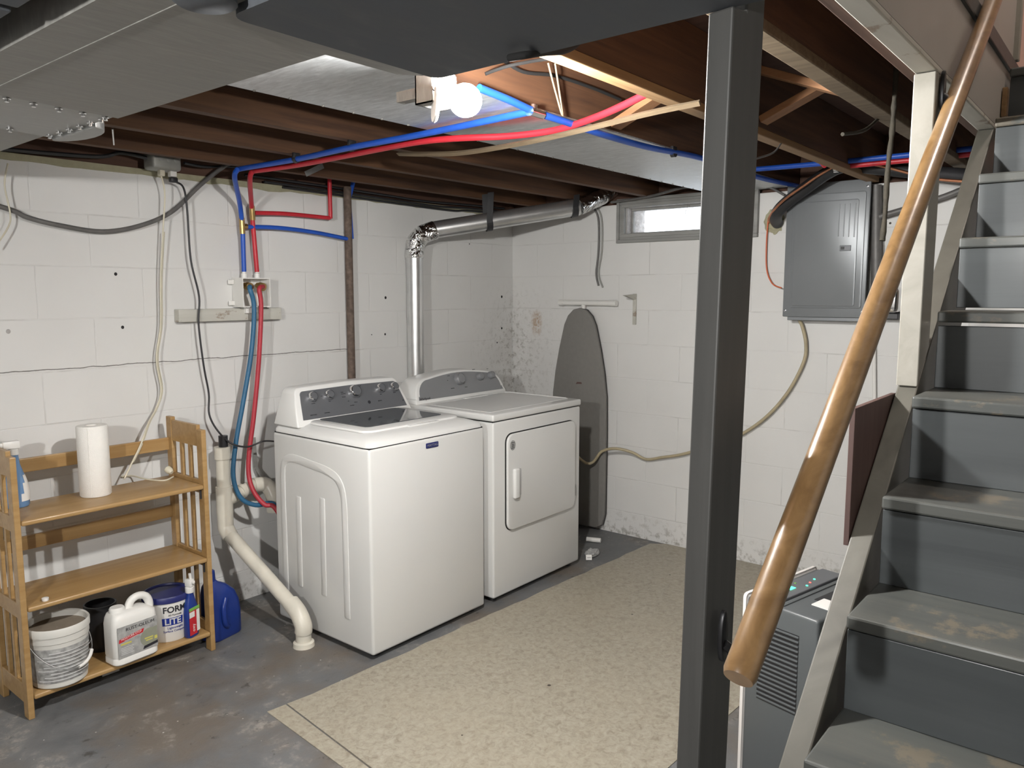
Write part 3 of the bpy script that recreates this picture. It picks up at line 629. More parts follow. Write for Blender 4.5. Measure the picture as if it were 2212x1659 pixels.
# ------------------------------------------------------------------ vent pipe
vx, vy = -.955, -.078
E0 = Vector((vx, vy, 1.72)); E1 = Vector((vx+.02, vy-.012, 1.775)); E2 = Vector((vx+.075, vy-.05, 1.812))
V1 = pt(1250, 447, 'x', -.20); V2 = pt(1298, 425, 'x', -.06)
vp = thing('dryer_vent_pipe', 'shiny round metal dryer vent pipe rising from the dryer and running to the right wall', 'vent pipe', (vx, vy, .9))
MB().tube([(vx, vy, .30), (vx, vy, 1.66)], .047, 28).build('vertical_pipe', 'pipe_metal', vp, True)
MB().tube([(vx, vy, 1.655), (vx, vy, 1.70)], .0515, 28).build('pipe_joint', 'foil', vp, True)
eb = MB()
for (a, b_) in ((Vector((vx, vy, 1.695)), Vector((vx+.008, vy-.003, 1.745))), (Vector((vx+.006, vy-.002, 1.74)), Vector((vx+.038, vy-.022, 1.785))), (Vector((vx+.034, vy-.02, 1.782)), Vector((vx+.10, vy-.06, 1.812)))):
    eb.tube([a, b_], .052, 28)
eb.build('elbow', 'foil', vp, True)
MB().tube([(vx+.09, vy-.054, 1.810), V1], .048, 28).build('sloping_pipe', 'pipe_metal', vp, True)
MB().tube([V1+(V1-V2)*.0, V1*.55+V2*.45, V2, V2+Vector((.09, -.03, .055))], .049, 24).build('wall_elbow', 'foil', vp, True)
dv = (V1-Vector((vx+.09, vy-.054, 1.81)))
for k, name in ((.37, 'left'), (.96, 'right')):
    c = Vector((vx+.09, vy-.054, 1.81))+dv*k; dn = dv.normalized(); sd = dn.cross(Vector((0, 0, 1))).normalized(); upv = sd.cross(dn); rg = []
    arc = [c+sd*.052*math.cos(a)+upv*.052*math.sin(a) for a in [math.radians(190-i*10) for i in range(0, 1)]]
    pts_ = [c+sd*.053*math.cos(a)+upv*.053*math.sin(a) for a in [math.radians(-180*i/14) for i in range(15)]]
    top = [Vector((pts_[0].x+.01, pts_[0].y, 2.02)), Vector((pts_[-1].x-.01, pts_[-1].y, 2.02))]
    ln = [top[0]]+pts_+[top[1]]; s_ = MB(); h = dn*.0175
    va = [s_.bm.verts.new(p-h) for p in ln]; vb = [s_.bm.verts.new(p+h) for p in ln]
    for i in range(len(ln)-1): s_.bm.faces.new((va[i], vb[i], vb[i+1], va[i+1]))
    o = s_.build('hanger_strap', 'black'); tag(o, 'black strap hanging from a joist around the %s of the sloping vent pipe' % ('middle' if name == 'left' else 'wall end'), 'strap', 'vent pipe straps')
    md = o.modifiers.new('t', 'SOLIDIFY'); md.thickness = .002; md.offset = 1
# ------------------------------------------------------------------ rusty pipe
tag(MB().tube([(-1.388, -.045, .0), (-1.388, -.045, 2.0)], .020, 20).build('steel_pole', 'rust', None, True), 'rusty brown steel pole standing against the back wall behind the washing machine', 'pole')
# ------------------------------------------------------------------ outlet box, ledge, hoses, water pipes
tag(MB().box(-2.312, -1.80, -.042, -.0015, 1.338, 1.393, .002).build('wall_ledge', 'chipwhite'), 'chipped white wooden board fixed to the wall under the washer outlet box', 'board')
ob = thing('washer_outlet_box', 'white plastic washer outlet box with two brass valves on the back wall', 'outlet box', (-1.955, -.05, 1.40))
bx0, bx1, bz0, bz1, by = -2.030, -1.885, 1.398, 1.532, -.085
m_ = MB(); m_.box(bx0+.005, bx1-.005, -.008, -.0015, bz0+.005, bz1-.005); m_.box(bx0, bx0+.005, by, -.0015, bz0, bz1); m_.box(bx1-.005, bx1, by, -.0015, bz0, bz1); m_.box(bx0+.005, bx1-.005, by, -.0015, bz1-.005, bz1); m_.box(bx0+.005, bx1-.005, by, -.0015, bz0, bz0+.005)
m_.box(bx0-.03, bx0, -.02, -.012, bz0+.008, bz0+.03, .004).box(bx0-.03, bx0, -.02, -.012, bz1-.03, bz1-.008, .004).box(bx1, bx1+.02, -.02, -.012, bz0+.01, bz0+.03, .004).box(bx1, bx1+.02, -.02, -.012, bz1-.03, bz1-.01, .004)
m_.build('box_shell', 'whiteplastic', ob)
MB().box(bx0+.03, bx1-.07, -.06, -.013, bz0-.028, bz0+.001, .003).box(bx1-.055, bx1-.03, -.06, -.013, bz0-.028, bz0+.001, .003).build('knockout', 'whiteplastic', ob)
for x in (bx0+.036, bx1-.042):
    MB().lathe([(.014, 0), (.014, .018), (.019, .02), (.019, .045), (.012, .047)], (x, -.045, bz1-.035), (0, -1, -.15), 16).build('valve', 'brass', ob, True)
    MB().lathe([(.013, 0), (.013, .022), (.009, .024), (.009, .034)], (x, -.045, bz1-.002), (0, 0, 1), 14).build('pipe_fitting', 'whiteplastic', ob, True)
hx, hz = bx0+.036, bz1-.04
def yd(px, py, y): return pt(px, py, 'y', y)
bh = [Vector((hx, -.09, hz)), yd(540, 625, -.12), yd(549, 665, -.12), yd(543, 760, -.12), yd(525, 870, -.12), yd(509, 960, -.12), yd(504, 1030, -.13), yd(520, 1075, -.15), yd(552, 1091, -.17), yd(590, 1088, -.19), Vector((-1.99, -.27, .43))]
rh = [Vector((bx1-.042, -.09, hz)), yd(560, 625, -.11), yd(564, 665, -.11), yd(559, 780, -.11), yd(548, 900, -.11), yd(538, 980, -.11), yd(538, 1030, -.12), yd(550, 1065, -.155), yd(572, 1090, -.200), yd(592, 1095, -.225), Vector((-1.97, -.27, .40))]
tag(MB().tube(bh, .0105, 14, 7).build('inlet_hose', 'bluehose', None, True), 'blue inlet hose looping down from the outlet box to the washing machine', 'hose', 'washer inlet hoses')
tag(MB().tube(rh, .0105, 14, 7).build('inlet_hose', 'redhose', None, True), 'red inlet hose looping down from the outlet box to the washing machine', 'hose', 'washer inlet hoses')
# blue line
pyv = -.035; zj = 1.975
bp = thing('cold_water_pipe', 'blue plastic water pipe from the bulb joist across to the outlet box', 'pipe', (-2.18, -1.0, 1.4))
TB = Vector((-2.213, -1.885, 1.972))
cross = [TB+Vector((0, .02, .0)), pt(1000, 272, 'z', zj), pt(880, 296, 'z', zj), pt(760, 318, 'z', zj-.002), pt(640, 344, 'z', zj), Vector((-2.165, -.35, zj-.004)), pt(512, 367, 'z', zj-.012)]
MB().tube(cross, .0105, 12, 5).build('cross_run', 'bluepex', bp, True)
cz = cross[-1]
dn_ = [cz+Vector((0, .0, -.0)), cz+Vector((.0, .02, -.03)), yd(518, 440, -.10), yd(524, 490, -.055)]
MB().tube(dn_, .0105, 12, 5).build('drop', 'bluepex', bp, True)
MB().tube([yd(524, 490, -.055), Vector((bx0+.036, -.045, bz1+.028))], .0105, 12).build('lower_drop', 'bluepex', bp, True)
MB().tube([yd(526, 490, -.055), yd(600, 492, -.05), yd(680, 502, -.05), yd(755, 517, -.05)], .010, 12, 6).build('branch', 'bluepex', bp, True)
MB().tube([yd(760, 516, -.05), yd(754, 430, -.045), (-1.34, -.045, 2.05)], .0105, 12).build('branch_riser', 'bluepex', bp, True)
MB().tube([yd(522, 470, -.06), yd(524, 505, -.055)], .0125, 12).tube([yd(520, 489, -.056), yd(533, 489, -.055)], .0125, 12).build('tee_fitting', 'brass', bp, True)
# red line
rp = thing('hot_water_pipe', 'red plastic water pipe sagging from the joists down to the outlet box', 'pipe', (-2.05, -1.0, 1.4))
cr_ = [Vector(pt(1408, 196, 'z', 2.0)), pt(1350, 226, 'z', 1.985), pt(1280, 256, 'z', 1.972), pt(1200, 281, 'z', 1.965), pt(1100, 294, 'z', 1.962), pt(985, 299, 'z', 1.965), pt(890, 309, 'z', 1.968), pt(740, 338, 'z', 1.972), pt(640, 357, 'z', 1.972), pt(545, 370, 'z', 1.968)]
MB().tube(cr_, .0105, 12, 5).build('cross_run', 'redpex', rp, True)
cz = cr_[-1]
MB().tube([cz, cz+Vector((0, .02, -.03)), yd(543, 440, -.09), yd(546, 480, -.055), Vector((bx1-.042, -.045, bz1+.028))], .0105, 12, 5).build('drop', 'redpex', rp, True)
MB().tube([yd(550, 460, -.06), yd(620, 462, -.05), yd(712, 471, -.05)], .010, 12, 5).build('branch', 'redpex', rp, True)
MB().tube([yd(714, 472, -.05), yd(712, 400, -.05), yd(712, 380, -.05)+Vector((0, 0, .08))], .0105, 12).build('branch_riser', 'redpex', rp, True)
MB().tube([yd(544, 445, -.07), yd(546, 475, -.06)], .0125, 12).build('tee_fitting', 'brass', rp, True)
bq = thing('water_main_pipe', 'blue plastic water pipe running along the joist from behind the bulb toward the window', 'pipe', (-1.8, -1.88, 1.97))
mj = [pt(1035, 190, 'y', -1.868), pt(1100, 216, 'y', -1.868), pt(1160, 243, 'y', -1.868), pt(1230, 266, 'y', -1.872), pt(1300, 290, 'y', -1.872), pt(1400, 318, 'y', -1.872), pt(1520, 343, 'y', -1.872), Vector((-.6, -1.88, 1.97)), Vector((-.05, -1.88, 1.985))]
MB().tube(mj, .0105, 12, 5).build('pipe_run', 'bluepex', bq, True)
MB().tube([pt(1145, 240, 'y', -1.869), pt(1172, 248, 'y', -1.869)], .0125, 12).tube([pt(1152, 243, 'y', -1.869), pt(1152, 228, 'y', -1.866)], .0115, 12).build('tee_fitting', 'chrome', bq, True)
def clamp(p, parent, m='black'):
    MB().lathe([(.0145, -.008), (.0145, .008)], p, (0, 1, 0), 16).box(p.x-.016, p.x+.016, p.y-.006, p.y+.006, p.z+.004, p.z+.024, .002).build('pipe_clamp', m, parent, True)
clamp(pt(760, 318, 'z', zj), bp); clamp(pt(640, 344, 'z', zj), bp); clamp(pt(1455, 331, 'y', -1.872), bq)
# two lines crossing under the joists right of the post
bs = [pt(1560, 372, 'x', -.55), pt(1640, 365, 'x', -.52), pt(1800, 351, 'x', -.52), pt(1960, 335, 'x', -.52), pt(2100, 321, 'x', -.52)]
tag(MB().tube(bs, .011, 12, 4).build('water_pipe', 'bluepex', None, True), 'blue water pipe crossing behind the grey post above the electric panel', 'pipe')
tag(MB().tube([p+Vector((.03, 0, -.016)) for p in bs[2:]], .011, 12, 4).build('water_pipe', 'redpex', None, True), 'red water pipe running just under the blue pipe above the electric panel', 'pipe')
tag(MB().tube([pt(1730, 315, 'x', -.75), pt(1755, 330, 'x', -.70), pt(1782, 358, 'x', -.60)], .011, 12, 4).build('water_pipe', 'redpex', None, True), 'short red pipe sloping down to the clamp above the electric panel', 'pipe')
# bent lath
tag(MB().tube([pt(862, 332, 'z', 1.972), pt(930, 333, 'z', 1.95), pt(1010, 329, 'z', 1.938), pt(1150, 305, 'z', 1.93), pt(1280, 275, 'z', 1.932), pt(1400, 245, 'z', 1.945), pt(1512, 222, 'z', 1.958)], .0140, 4, 6, True, .6).build('wood_lath', 'lath'), 'thin bowed wooden lath hanging under the joists below the red pipe', 'wood strip')
# ------------------------------------------------------------------ cables under the ceiling
def cable(pts, r, m, label, name='cable', cat='cable', k=6, grp=None):
    return tag(MB().tube(pts, r, 10, k).build(name, m, None, True), label, cat, grp)
yv = -2.199
cable([pt(1100, 125, 'z', 1.838), pt(1140, 118, 'z', 1.838), pt(1180, 113, 'z', 1.87), pt(1213, 111, 'z', 1.90), pt(1240, 100, 'z', 1.95), pt(1258, 82, 'z', 1.985)], .006, 'ductblack', 'thick black cable looping under the pale strip beside the duct edge')
cable([pt(1048, 160, 'y', -1.842), pt(1075, 150, 'y', -1.862), pt(1110, 140, 'y', -1.90), pt(1180, 128, 'y', -1.95), pt(1225, 130, 'y', -2.02)], .0045, 'ductblack', 'dusty grey cable on the joist above the bulb')
cable([pt(1080, 125, 'y', -1.846), pt(1130, 155, 'y', -1.846), pt(1200, 164, 'y', -1.846), pt(1280, 190, 'y', -1.846), pt(1340, 215, 'y', -1.846)], .005, 'ductblack', 'dusty dark cable stapled along the joist behind the hanging wire loop')
cable([pt(1184, 136, 'y', -1.86), pt(1195, 180, 'y', -1.86), pt(1214, 248, 'y', -1.86), pt(1212, 225, 'y', -1.86), pt(1199, 137, 'y', -1.86)], .0028, 'beigecable', 'thin tan wire loop hanging on the joist right of the bulb', 'wire_loop', 'wire', 4)
cable([Vector((-3.05, -.02, 1.975)), pt(200, 338, 'y', -.02), pt(260, 330, 'y', -.03), pt(320, 342, 'y', -.07)], .008, 'black', 'dark cable running into the left side of the grey plug box')
cable([pt(398, 352, 'y', -.07), pt(440, 360, 'y', -.04), pt(490, 360, 'y', -.02), pt(560, 366, 'y', .01)], .006, 'black', 'dark cable running out of the right side of the grey plug box')
for k, (dz, lab) in enumerate(((0, 'upper dark cable along the top of the back wall'), (-.02, 'middle dark cable along the top of the back wall'), (-.035, 'lowest dark cable along the top of the back wall'))):
    cable([Vector((-1.95+.1*k, -.012, 2.0+dz)), Vector((-1.5, -.012-.002*k, 1.995+dz)), Vector((-1.1, -.012, 1.988+dz)), Vector((-.8+.1*k, -.013, 1.982+dz)), Vector((-.45, -.012, 1.992+dz)), Vector((-.1, -.012, 1.998+dz))], .0065, 'black', lab, grp='cables along the top of the back wall')
cable([pt(1275, 440, 'x', -.03), pt(1292, 470, 'x', -.015), pt(1293, 540, 'x', -.012), pt(1288, 590, 'x', -.012), pt(1293, 617, 'x', -.012)], .006, 'conduit', 'left one of the two grey cables hanging on the wall beside the window')
cable([pt(1283, 440, 'x', -.03), pt(1299, 470, 'x', -.015), pt(1300, 540, 'x', -.012), pt(1293, 590, 'x', -.012), pt(1302, 621, 'x', -.012)], .005, 'greybox', 'right one of the two grey cables hanging on the wall beside the window')
cable([pt(1320, 437, 'x', -.05), pt(1370, 430, 'x', -.06), pt(1420, 420, 'x', -.10), pt(1470, 406, 'x', -.15), pt(1520, 402, 'x', -.18)], .007, 'conduit', 'dark cable rising above the window toward the post')
cable([pt(1640, 402, 'x', -.04), pt(1665, 406, 'x', -.04), pt(1695, 422, 'x', -.04)], .006, 'conduit', 'short dark cable above the window right of the post')
cable([pt(1625, 345, 'y', -2.24), pt(1670, 330, 'y', -2.24), pt(1690, 305, 'y', -2.24)], .003, 'conduit', 'thin dim wire on the joist right of the post', 'wire', 'wire')
cable([pt(1820, 290, 'y', -2.6), pt(1870, 280, 'y', -2.6), pt(1912, 240, 'y', -2.6)], .005, 'branch', 'pale cable curving on the dark joist near the handrail')
# hanging grey service cable on the back wall
sv = [Vector((-3.35, -.03, 1.86)), pt(0, 446, 'y', -.03), pt(60, 470, 'y', -.03), pt(130, 487, 'y', -.035), pt(220, 500, 'y', -.03), pt(300, 488, 'y', -.03), pt(370, 458, 'y', -.035), pt(430, 402, 'y', -.04), pt(480, 362, 'y', -.05), pt(500, 352, 'y', -.06)]
cable(sv, .0092, 'conduit', 'thick grey cable sagging across the back wall from the upper left')
cable([pt(17, 353, 'y', -.06), pt(10, 400, 'y', -.05), pt(22, 460, 'y', -.045), pt(18, 490, 'y', -.05), pt(-12, 535, 'y', -.06)], .003, 'creamcord', 'thin cream wire hanging from the duct at the left edge', 'wire', 'wire')
cable([pt(243, 278, 'z', 1.992), pt(246, 312, 'y', -.45)], .003, 'chrome', 'thin silver rod hanging under the joists above the plug box', 'hanger_rod', 'rod', 1)
mb = MB(); a = pt(664, 372, 'y', -.2); mb.beam(pt(660, 376, 'y', -.26), pt(698, 358, 'y', -.26), .002, .024, (0, 0, 1)); tag(mb.build('pipe_bracket', 'galv'), 'small perforated metal bracket under the joist above the red pipe', 'bracket')
# plug box
pb = thing('plug_box', 'grey metal outlet box hung at the top of the back wall', 'outlet box', (-2.35, -.09, 1.97))
p0, p1 = pt(331, 362, 'y', -.12), pt(392, 336, 'y', -.12)
MB().box(p0.x, p1.x, -.12, -.035, p0.z-.002, p1.z+.006, .012, 3).build('box_body', 'greybox', pb, True)
for k in range(3): MB().lathe([(.011, 0), (.011, .002), (.008, .0025)], (p0.x+.035+k*.031, -.12, p1.z-.022), (0, -1, 0), 18).build('knockout', 'greybox', pb, True)
e1 = pt(348, 372, 'y', -.085); e2 = pt(372, 374, 'y', -.085)
wc = thing('white_extension_cord', 'cream extension cord plugged in at the wall top, ending on the shelf', 'cord', e1)
MB().box(e1.x-.011, e1.x+.011, e1.y-.013, e1.y+.013, e1.z-.016, p0.z, .004).build('plug', 'creamcord', wc, True)
wpts = [Vector((e1.x, e1.y, e1.z-.014)), pt(356, 420, 'y', -.07), pt(352, 500, 'y', -.06), pt(347, 600, 'y', -.05), pt(347, 700, 'y', -.045), pt(338, 775, 'y', -.045), pt(348, 840, 'y', -.045), pt(338, 880, 'y', -.05), pt(320, 915, 'y', -.09), pt(305, 958, 'y', -.125), pt(285, 1000, 'y', -.130), pt(268, 1035, 'y', -.135)]
MB().tube(wpts, .0035, 8, 6).tube([p+Vector((.012, .012, 0)) for p in wpts[2:-1]], .0030, 8, 6).build('cord', 'creamcord', wc, True)
ce = [pt(262, 1030, 'z', .705), pt(285, 1028, 'z', .703), pt(320, 1036, 'z', .701), pt(355, 1038, 'z', .701), pt(374, 1030, 'z', .704)]
MB().tube(ce, .0035, 8, 6).build('cord_end', 'creamcord', wc, True)
MB().lathe([(.008, 0), (.015, .012), (.015, .028), (.006, .034)], ce[-1]+Vector((-.0, .01, .016)), (-.2, .75, .45), 14).build('socket_end', 'creamcord', wc, True)
kc = thing('black_power_cord', 'black power cord from the plug box sagging to the washing machine', 'cord', e2)
MB().box(e2.x-.014, e2.x+.014, e2.y-.014, e2.y+.014, e2.z-.016, p0.z, .004).build('plug_adapter', 'whiteplastic', kc, True)
MB().box(e2.x-.013, e2.x+.018, e2.y-.014, e2.y+.012, e2.z-.038, e2.z-.017, .005).build('plug', 'black', kc, True)
kp = [Vector((e2.x+.012, e2.y, e2.z-.034)), pt(396, 405, 'y', -.07), pt(404, 450, 'y', -.06), pt(412, 560, 'y', -.06), pt(430, 640, 'y', -.06), pt(429, 700, 'y', -.06), pt(440, 790, 'y', -.06), pt(451, 850, 'y', -.06), pt(452, 895, 'y', -.07), pt(470, 930, 'y', -.09), pt(500, 958, 'y', -.145), pt(535, 965, 'y', -.155), pt(570, 953, 'y', -.18), Vector((-2.00, -.29, .80))]
MB().tube(kp, .0042, 10, 6).build('cord', 'black', kc, True)
# ------------------------------------------------------------------ drain pipe
pv = thing('drain_pipe', 'white plastic drain standpipe bending down from the wall to the floor', 'drain pipe', (-2.15, -.63, 0))
PX, PY, R_ = -2.190, -.10, .030
top = pt(479, 965, 'y', PY); PX = top.x+.002
a1 = Vector((PX, PY, .41)); f1 = Vector((-2.150, -.600, .135)); f2 = Vector((-2.150, -.632, .06))
MB().tube([(PX, PY, .56), (PX, PY, top.z-.045)], R_, 24).build('standpipe', 'pvc', pv, True)
MB().tube([(PX, PY, top.z-.055), (PX, PY, top.z)], R_+.005, 24).build('top_collar', 'pvc', pv, True)
MB().tube([(PX, PY, .475), (PX, PY, .60)], R_+.006, 24).tube([(PX, PY, .535), (PX+.06, PY+.005, .55)], R_+.003, 24).build('tee_fitting', 'pvc', pv, True)
MB().tube([(PX, PY, .425), (PX, PY, .475)], R_+.005, 24).tube([(PX, PY, .445), (PX, PY-.002, .41), (PX+.004, PY-.03, .375)], R_+.005, 24, 4).build('upper_elbow', 'pvc', pv, True)
MB().tube([(PX+.002, PY-.02, .385), f1], R_, 24).build('sloping_pipe', 'pvc', pv, True)
MB().tube([f1+Vector((0, .05, .03)), f1, f2+Vector((0, 0, .03)), f2], R_+.006, 24, 5).build('lower_elbow', 'pvc', pv, True)
MB().tube([f2+Vector((0, 0, .005)), (f2.x, f2.y, .02)], R_+.002, 24).lathe([(.045, 0), (.043, .018), (.036, .022)], (f2.x, f2.y, 0.0), (0, 0, 1), 24).build('floor_collar', 'pvc', pv, True)
MB().tube([(PX+.05, PY+.005, .548), (PX+.17, PY+.012, .575)], R_*.95, 24).tube([(PX+.085, PY+.008, .556), (PX+.10, PY+.01, .56)], R_+.004, 24).build('side_branch', 'pvc', pv, True)
MB().tube([(PX+.155, PY+.011, .573), (PX+.215, PY-.0, .565), (PX+.23, PY-.03, .51), (PX+.23, PY-.035, .44)], R_+.004, 24, 5).build('branch_trap', 'pvc', pv, True)
MB().tube([(PX+.004, PY-.004, top.z-.004), (PX+.004, PY-.004, top.z+.05)], .020, 18).build('drain_hose_end', 'black', pv, True)
ln = [(p[0]) for p in ((0,),)]
for k in range(2): pass
s1 = pt(548, 945, 'y', -.02); s2 = pt(553, 1010, 'y', -.03); s3 = pt(590, 1062, 'y', -.09)
st_ = MB(); 
for a_, b_ in ((s1, s2), (s2, s3)): st_.beam(a_, b_, .003, .019, (0, -1, 0.2) if False else (1, 0, 0))
tag(st_.build('perforated_strap', 'galv_dull'), 'perforated metal strap nailed to the wall over the drain branch', 'strap')
# ------------------------------------------------------------------ shelf unit
SX0, SX1, SY0, SY1, SH = -3.098, -2.402, -.382, -.098, .936
sh = thing('shelf_unit', 'light golden wooden folding shelf unit with slatted sides against the back wall', 'shelf', ((SX0+SX1)/2, (SY0+SY1)/2, 0))
for (xs, nm) in ((SX0, 'l'), (SX1-.020, 'r')):
    MB().box(xs, xs+.020, SY0, SY0+.042, 0, SH-.015, .003).box(xs, xs+.020, SY1-.042, SY1, 0, SH+.015, .003).build('side_post', 'shelfwood', sh)
    for (z0, z1) in ((SH-.085, SH-.01), (.66, .715), (.355, .41), (.05, .12)):
        MB().box(xs+.002, xs+.018, SY0+.04, SY1-.04, z0, z1+(.012 if z0 > .8 else 0), .002).build('cross_rail', 'shelfwood', sh)
    for (z0, z1) in ((.71, SH-.08), (.405, .665), (.115, .36)):
        for k in (1, 2): 
            yy = SY0+.042+(SY1-SY0-.084)*k/3; MB().box(xs+.004, xs+.016, yy-.009, yy+.009, z0, z1).build('slat', 'shelfwood', sh)
for z in (.700, .398, .085): MB().box(SX0+.021, SX1-.021, SY0-.004, SY1-.012, z-.018, z, .006, 3).build('shelf_board', 'shelfwood', sh, True)
for z in (.835, .545): MB().box(SX0+.018, SX1-.018, SY1-.018, SY1-.002, z-.026, z+.026, .003).build('back_rail', 'shelfwood', sh)
for z in (.675, .37):
    MB().tube([(SX1-.024, SY0+.020, z), (SX1-.024, SY0+.020, z-.035)], .004, 8).build('hinge_pin', 'black', sh)
def on(px, py, z): return pt(px, py, 'z', z)
# paper towels
c = on(220, 1073, .701); c.y += .05
pt_ = thing('paper_towel_roll', 'white roll of paper towels standing on the top shelf', 'paper towels', (c.x, c.y, .701))
H_ = .268; R1 = .0545
prof = [(R1-.003, 0), (R1, .004), (R1, H_-.004), (R1-.003, H_)]
tr = MB(); seg = 40; rings = []
for (r, z) in prof+[(.020, H_), (.020, H_-.03)]:
    rings.append([(c.x+r*math.cos(2*math.pi*k/seg), c.y+r*math.sin(2*math.pi*k/seg), .701+z) for k in range(seg)])
tr.loft(rings); a_ = math.radians(-128)
tr.tube([(c.x+(R1+.0005)*math.cos(a_), c.y+(R1+.0005)*math.sin(a_), .703), (c.x+(R1+.0005)*math.cos(a_), c.y+(R1+.0005)*math.sin(a_), .701+H_-.003)], .0012, 6)
tr.build('towel_sheets', 'paper', pt_, True)
MB().lathe([(.0195, 0), (.0195, .02), (.016, .02), (.016, 0)], (c.x, c.y, .701+H_-.026), (0, 0, 1), 24, False, False).build('core', 'cardboard', pt_, True)
# blue spray bottle
c = on(46, 1098, .701); c.y += .035; c.x += .0
sb = thing('spray_bottle', 'light blue spray bottle with white trigger at the left end of the top shelf', 'spray bottle', (c.x, c.y, .701))
MB().lathe([(.036, 0), (.040, .006), (.041, .05), (.036, .09), (.026, .125), (.017, .155), (.014, .185), (.014, .195)], (c.x, c.y, .701), (0, 0, 1), 26, sy=.72).build('bottle', 'bluebottle', sb, True)
lb = MB(); lb.lathe([(.0415, .022), (.0425, .05), (.0375, .088), (.030, .115)], (c.x, c.y, .701), (0, 0, 1), 26, False, False, 1.0, .735); bm = lb.bm
bmesh.ops.delete(bm, geom=[v for v in bm.verts if (v.co.x-c.x)*.75-(v.co.y-c.y)*.8 < .026], context='VERTS')
lbo = lb.build('label', 'whiteplastic', sb, True)
MB().lathe([(.016, .19), (.016, .21), (.009, .212)], (c.x, c.y, .701), (0, 0, 1), 18).box(c.x-.035, c.x+.02, c.y-.012, c.y+.012, .701+.212, .701+.240, .005).box(c.x-.045, c.x-.030, c.y-.007, c.y+.007, .701+.217, .701+.236, .002).build('spray_head', 'whiteplastic', sb, True)
MB().beam((c.x-.022, c.y, .701+.214), (c.x-.036, c.y, .701+.172), .010, .005, (1, 0, 0)).build('trigger', 'whiteplastic', sb)
# bottle cap on the middle shelf
c = on(98, 1297, .399); tag(MB().lathe([(.010, 0), (.011, .003), (.011, .010), (.008, .011)], (c.x, c.y, .3985), (0, 0, 1), 18).build('bottle_cap', 'whiteplastic', None, True), 'small white bottle cap lying on the middle shelf', 'bottle cap')
# big white pail
zb = .0855
cA = on(132, 1485, zb); R0 = .090; cA.y += .075; cA.x += .005
pl = thing('pail', 'dirty white plastic pail with wire handle, open, at the left of the bottom shelf', 'bucket', (cA.x, cA.y, zb))
K = 1.04; cA.x += .022
def sc_(pr, k=K): return [(a*k, b) for a, b in pr]
MB().lathe(sc_([(.078, 0), (.084, .005), (.094, .165), (.097, .167), (.097, .190), (.1005, .192), (.1005, .215), (.097, .220), (.093, .216), (.0915, .200), (.088, .190), (.001, .188)]), (cA.x, cA.y, zb), (0, 0, 1), 44, True, True).build('pail_body', 'bucket', pl, True)
MB().lathe(sc_([(.091, .196), (.001, .192)]), (cA.x, cA.y, zb), (0, 0, 1), 36, False, False).build('dusty_contents', 'bucketin', pl, True)
lb = MB().lathe(sc_([(.0860, .022), (.0945, .150)]), (cA.x, cA.y, zb), (0, 0, 1), 44, False, False); bmesh.ops.delete(lb.bm, geom=[v for v in lb.bm.verts if (v.co.y-cA.y) > .03], context='VERTS'); lb.build('printed_label', 'bucketlabel', pl, True)
for k in range(9):
    mbk = MB(); a0 = -150+12*(k % 3); 
    for i in range(10):
        q_ = [math.radians(a0+(85+9*(k % 4))*j/10) for j in (i, i+1)]; zz = zb+.034+.0125*k; R_k = .0960*K*(1+.0006*k)*.985-.0035+.0006*k
        mbk._add([(cA.x+(R_k+.003)*math.cos(t), cA.y+(R_k+.003)*math.sin(t), z_) for t, z_ in ((q_[0], zz), (q_[1], zz), (q_[1], zz+.003), (q_[0], zz+.003))], [(0, 1, 2, 3)])
    mbk.build('print_line', 'dimwhite', pl)
hd = [Vector((cA.x+.1015*K*math.cos(t), cA.y+.1015*K*math.sin(t), zb+.175-.110*math.sin((t-math.radians(-172))/math.radians(192)*math.pi))) for t in [math.radians(-172+192*i/22) for i in range(23)]]
MB().tube(hd, .0018, 8).build('wire_handle', 'galv', pl, True)
MB().tube(hd[11:17], .006, 12).build('handle_grip', 'whiteplastic', pl, True)
# dark bucket behind
c = on(215, 1425, zb); tag(MB().lathe([(.050, 0), (.055, .165), (.058, .165), (.058, .18), (.052, .18), (.050, .02), (.001, .02)], (c.x+.055, -.185, zb), (0, 0, 1), 32).build('bucket', 'black', None, True), 'black bucket standing behind the white jug on the bottom shelf', 'bucket')
# white sealer jug
jc = on(300, 1425, zb); jx, jy = jc.x-.004, jc.y+.045
ja = math.radians(4)
jg = thing('sealer_jug', 'white plastic jug of concrete sealer with grey and red label on the bottom shelf', 'jug', (jx, jy, zb), ja, None, True); jg.scale = (1.14, 1.05, 1.03)
body = MB(); rr_ = []
for (hw, hd_, z, ox) in ((.070, .040, 0, 0), (.076, .046, .006, 0), (.076, .046, .024, 0), (.074, .044, .028, 0), (.076, .046, .034, 0), (.076, .046, .150, 0), (.073, .044, .170, 0), (.060, .036, .186, -.008), (.045, .026, .192, -.02)):
    rr_.append([(p[0]+ox, p[1], z) for p in rrect(-hw, hw, -hd_, hd_, min(hw, hd_)*.55, 5)])
body.loft(rr_); body.build('jug_body', 'whiteplastic', jg, True)
MB().tube([(-.006, 0, .185), (.006, 0, .213), (.03, 0, .224), (.056, 0, .214), (.068, 0, .185), (.066, 0, .155)], .0135, 14, 5).build('jug_handle', 'whiteplastic', jg, True)
MB().lathe([(.024, .188), (.024, .203), (.021, .208)], (-.042, 0, 0), (0, 0, 1), 24).build('jug_cap', 'whiteplastic', jg, True)
yl = -.0468
lbj = MB().box(-.066, .068, yl, yl+.002, .030, .146).build('jug_label', 'labelgrey', jg)
FR = Matrix.Rotation(math.pi/2, 4, 'X')
def tx(parent, s, x, z, size, m, y, name='lettering', shear=0, bold=0, xy=(0, 0)): return MB().text(s, Matrix.Translation((x, y, z)) @ FR, size, .0002, 'CENTER', shear, bold).build(name, m, parent)
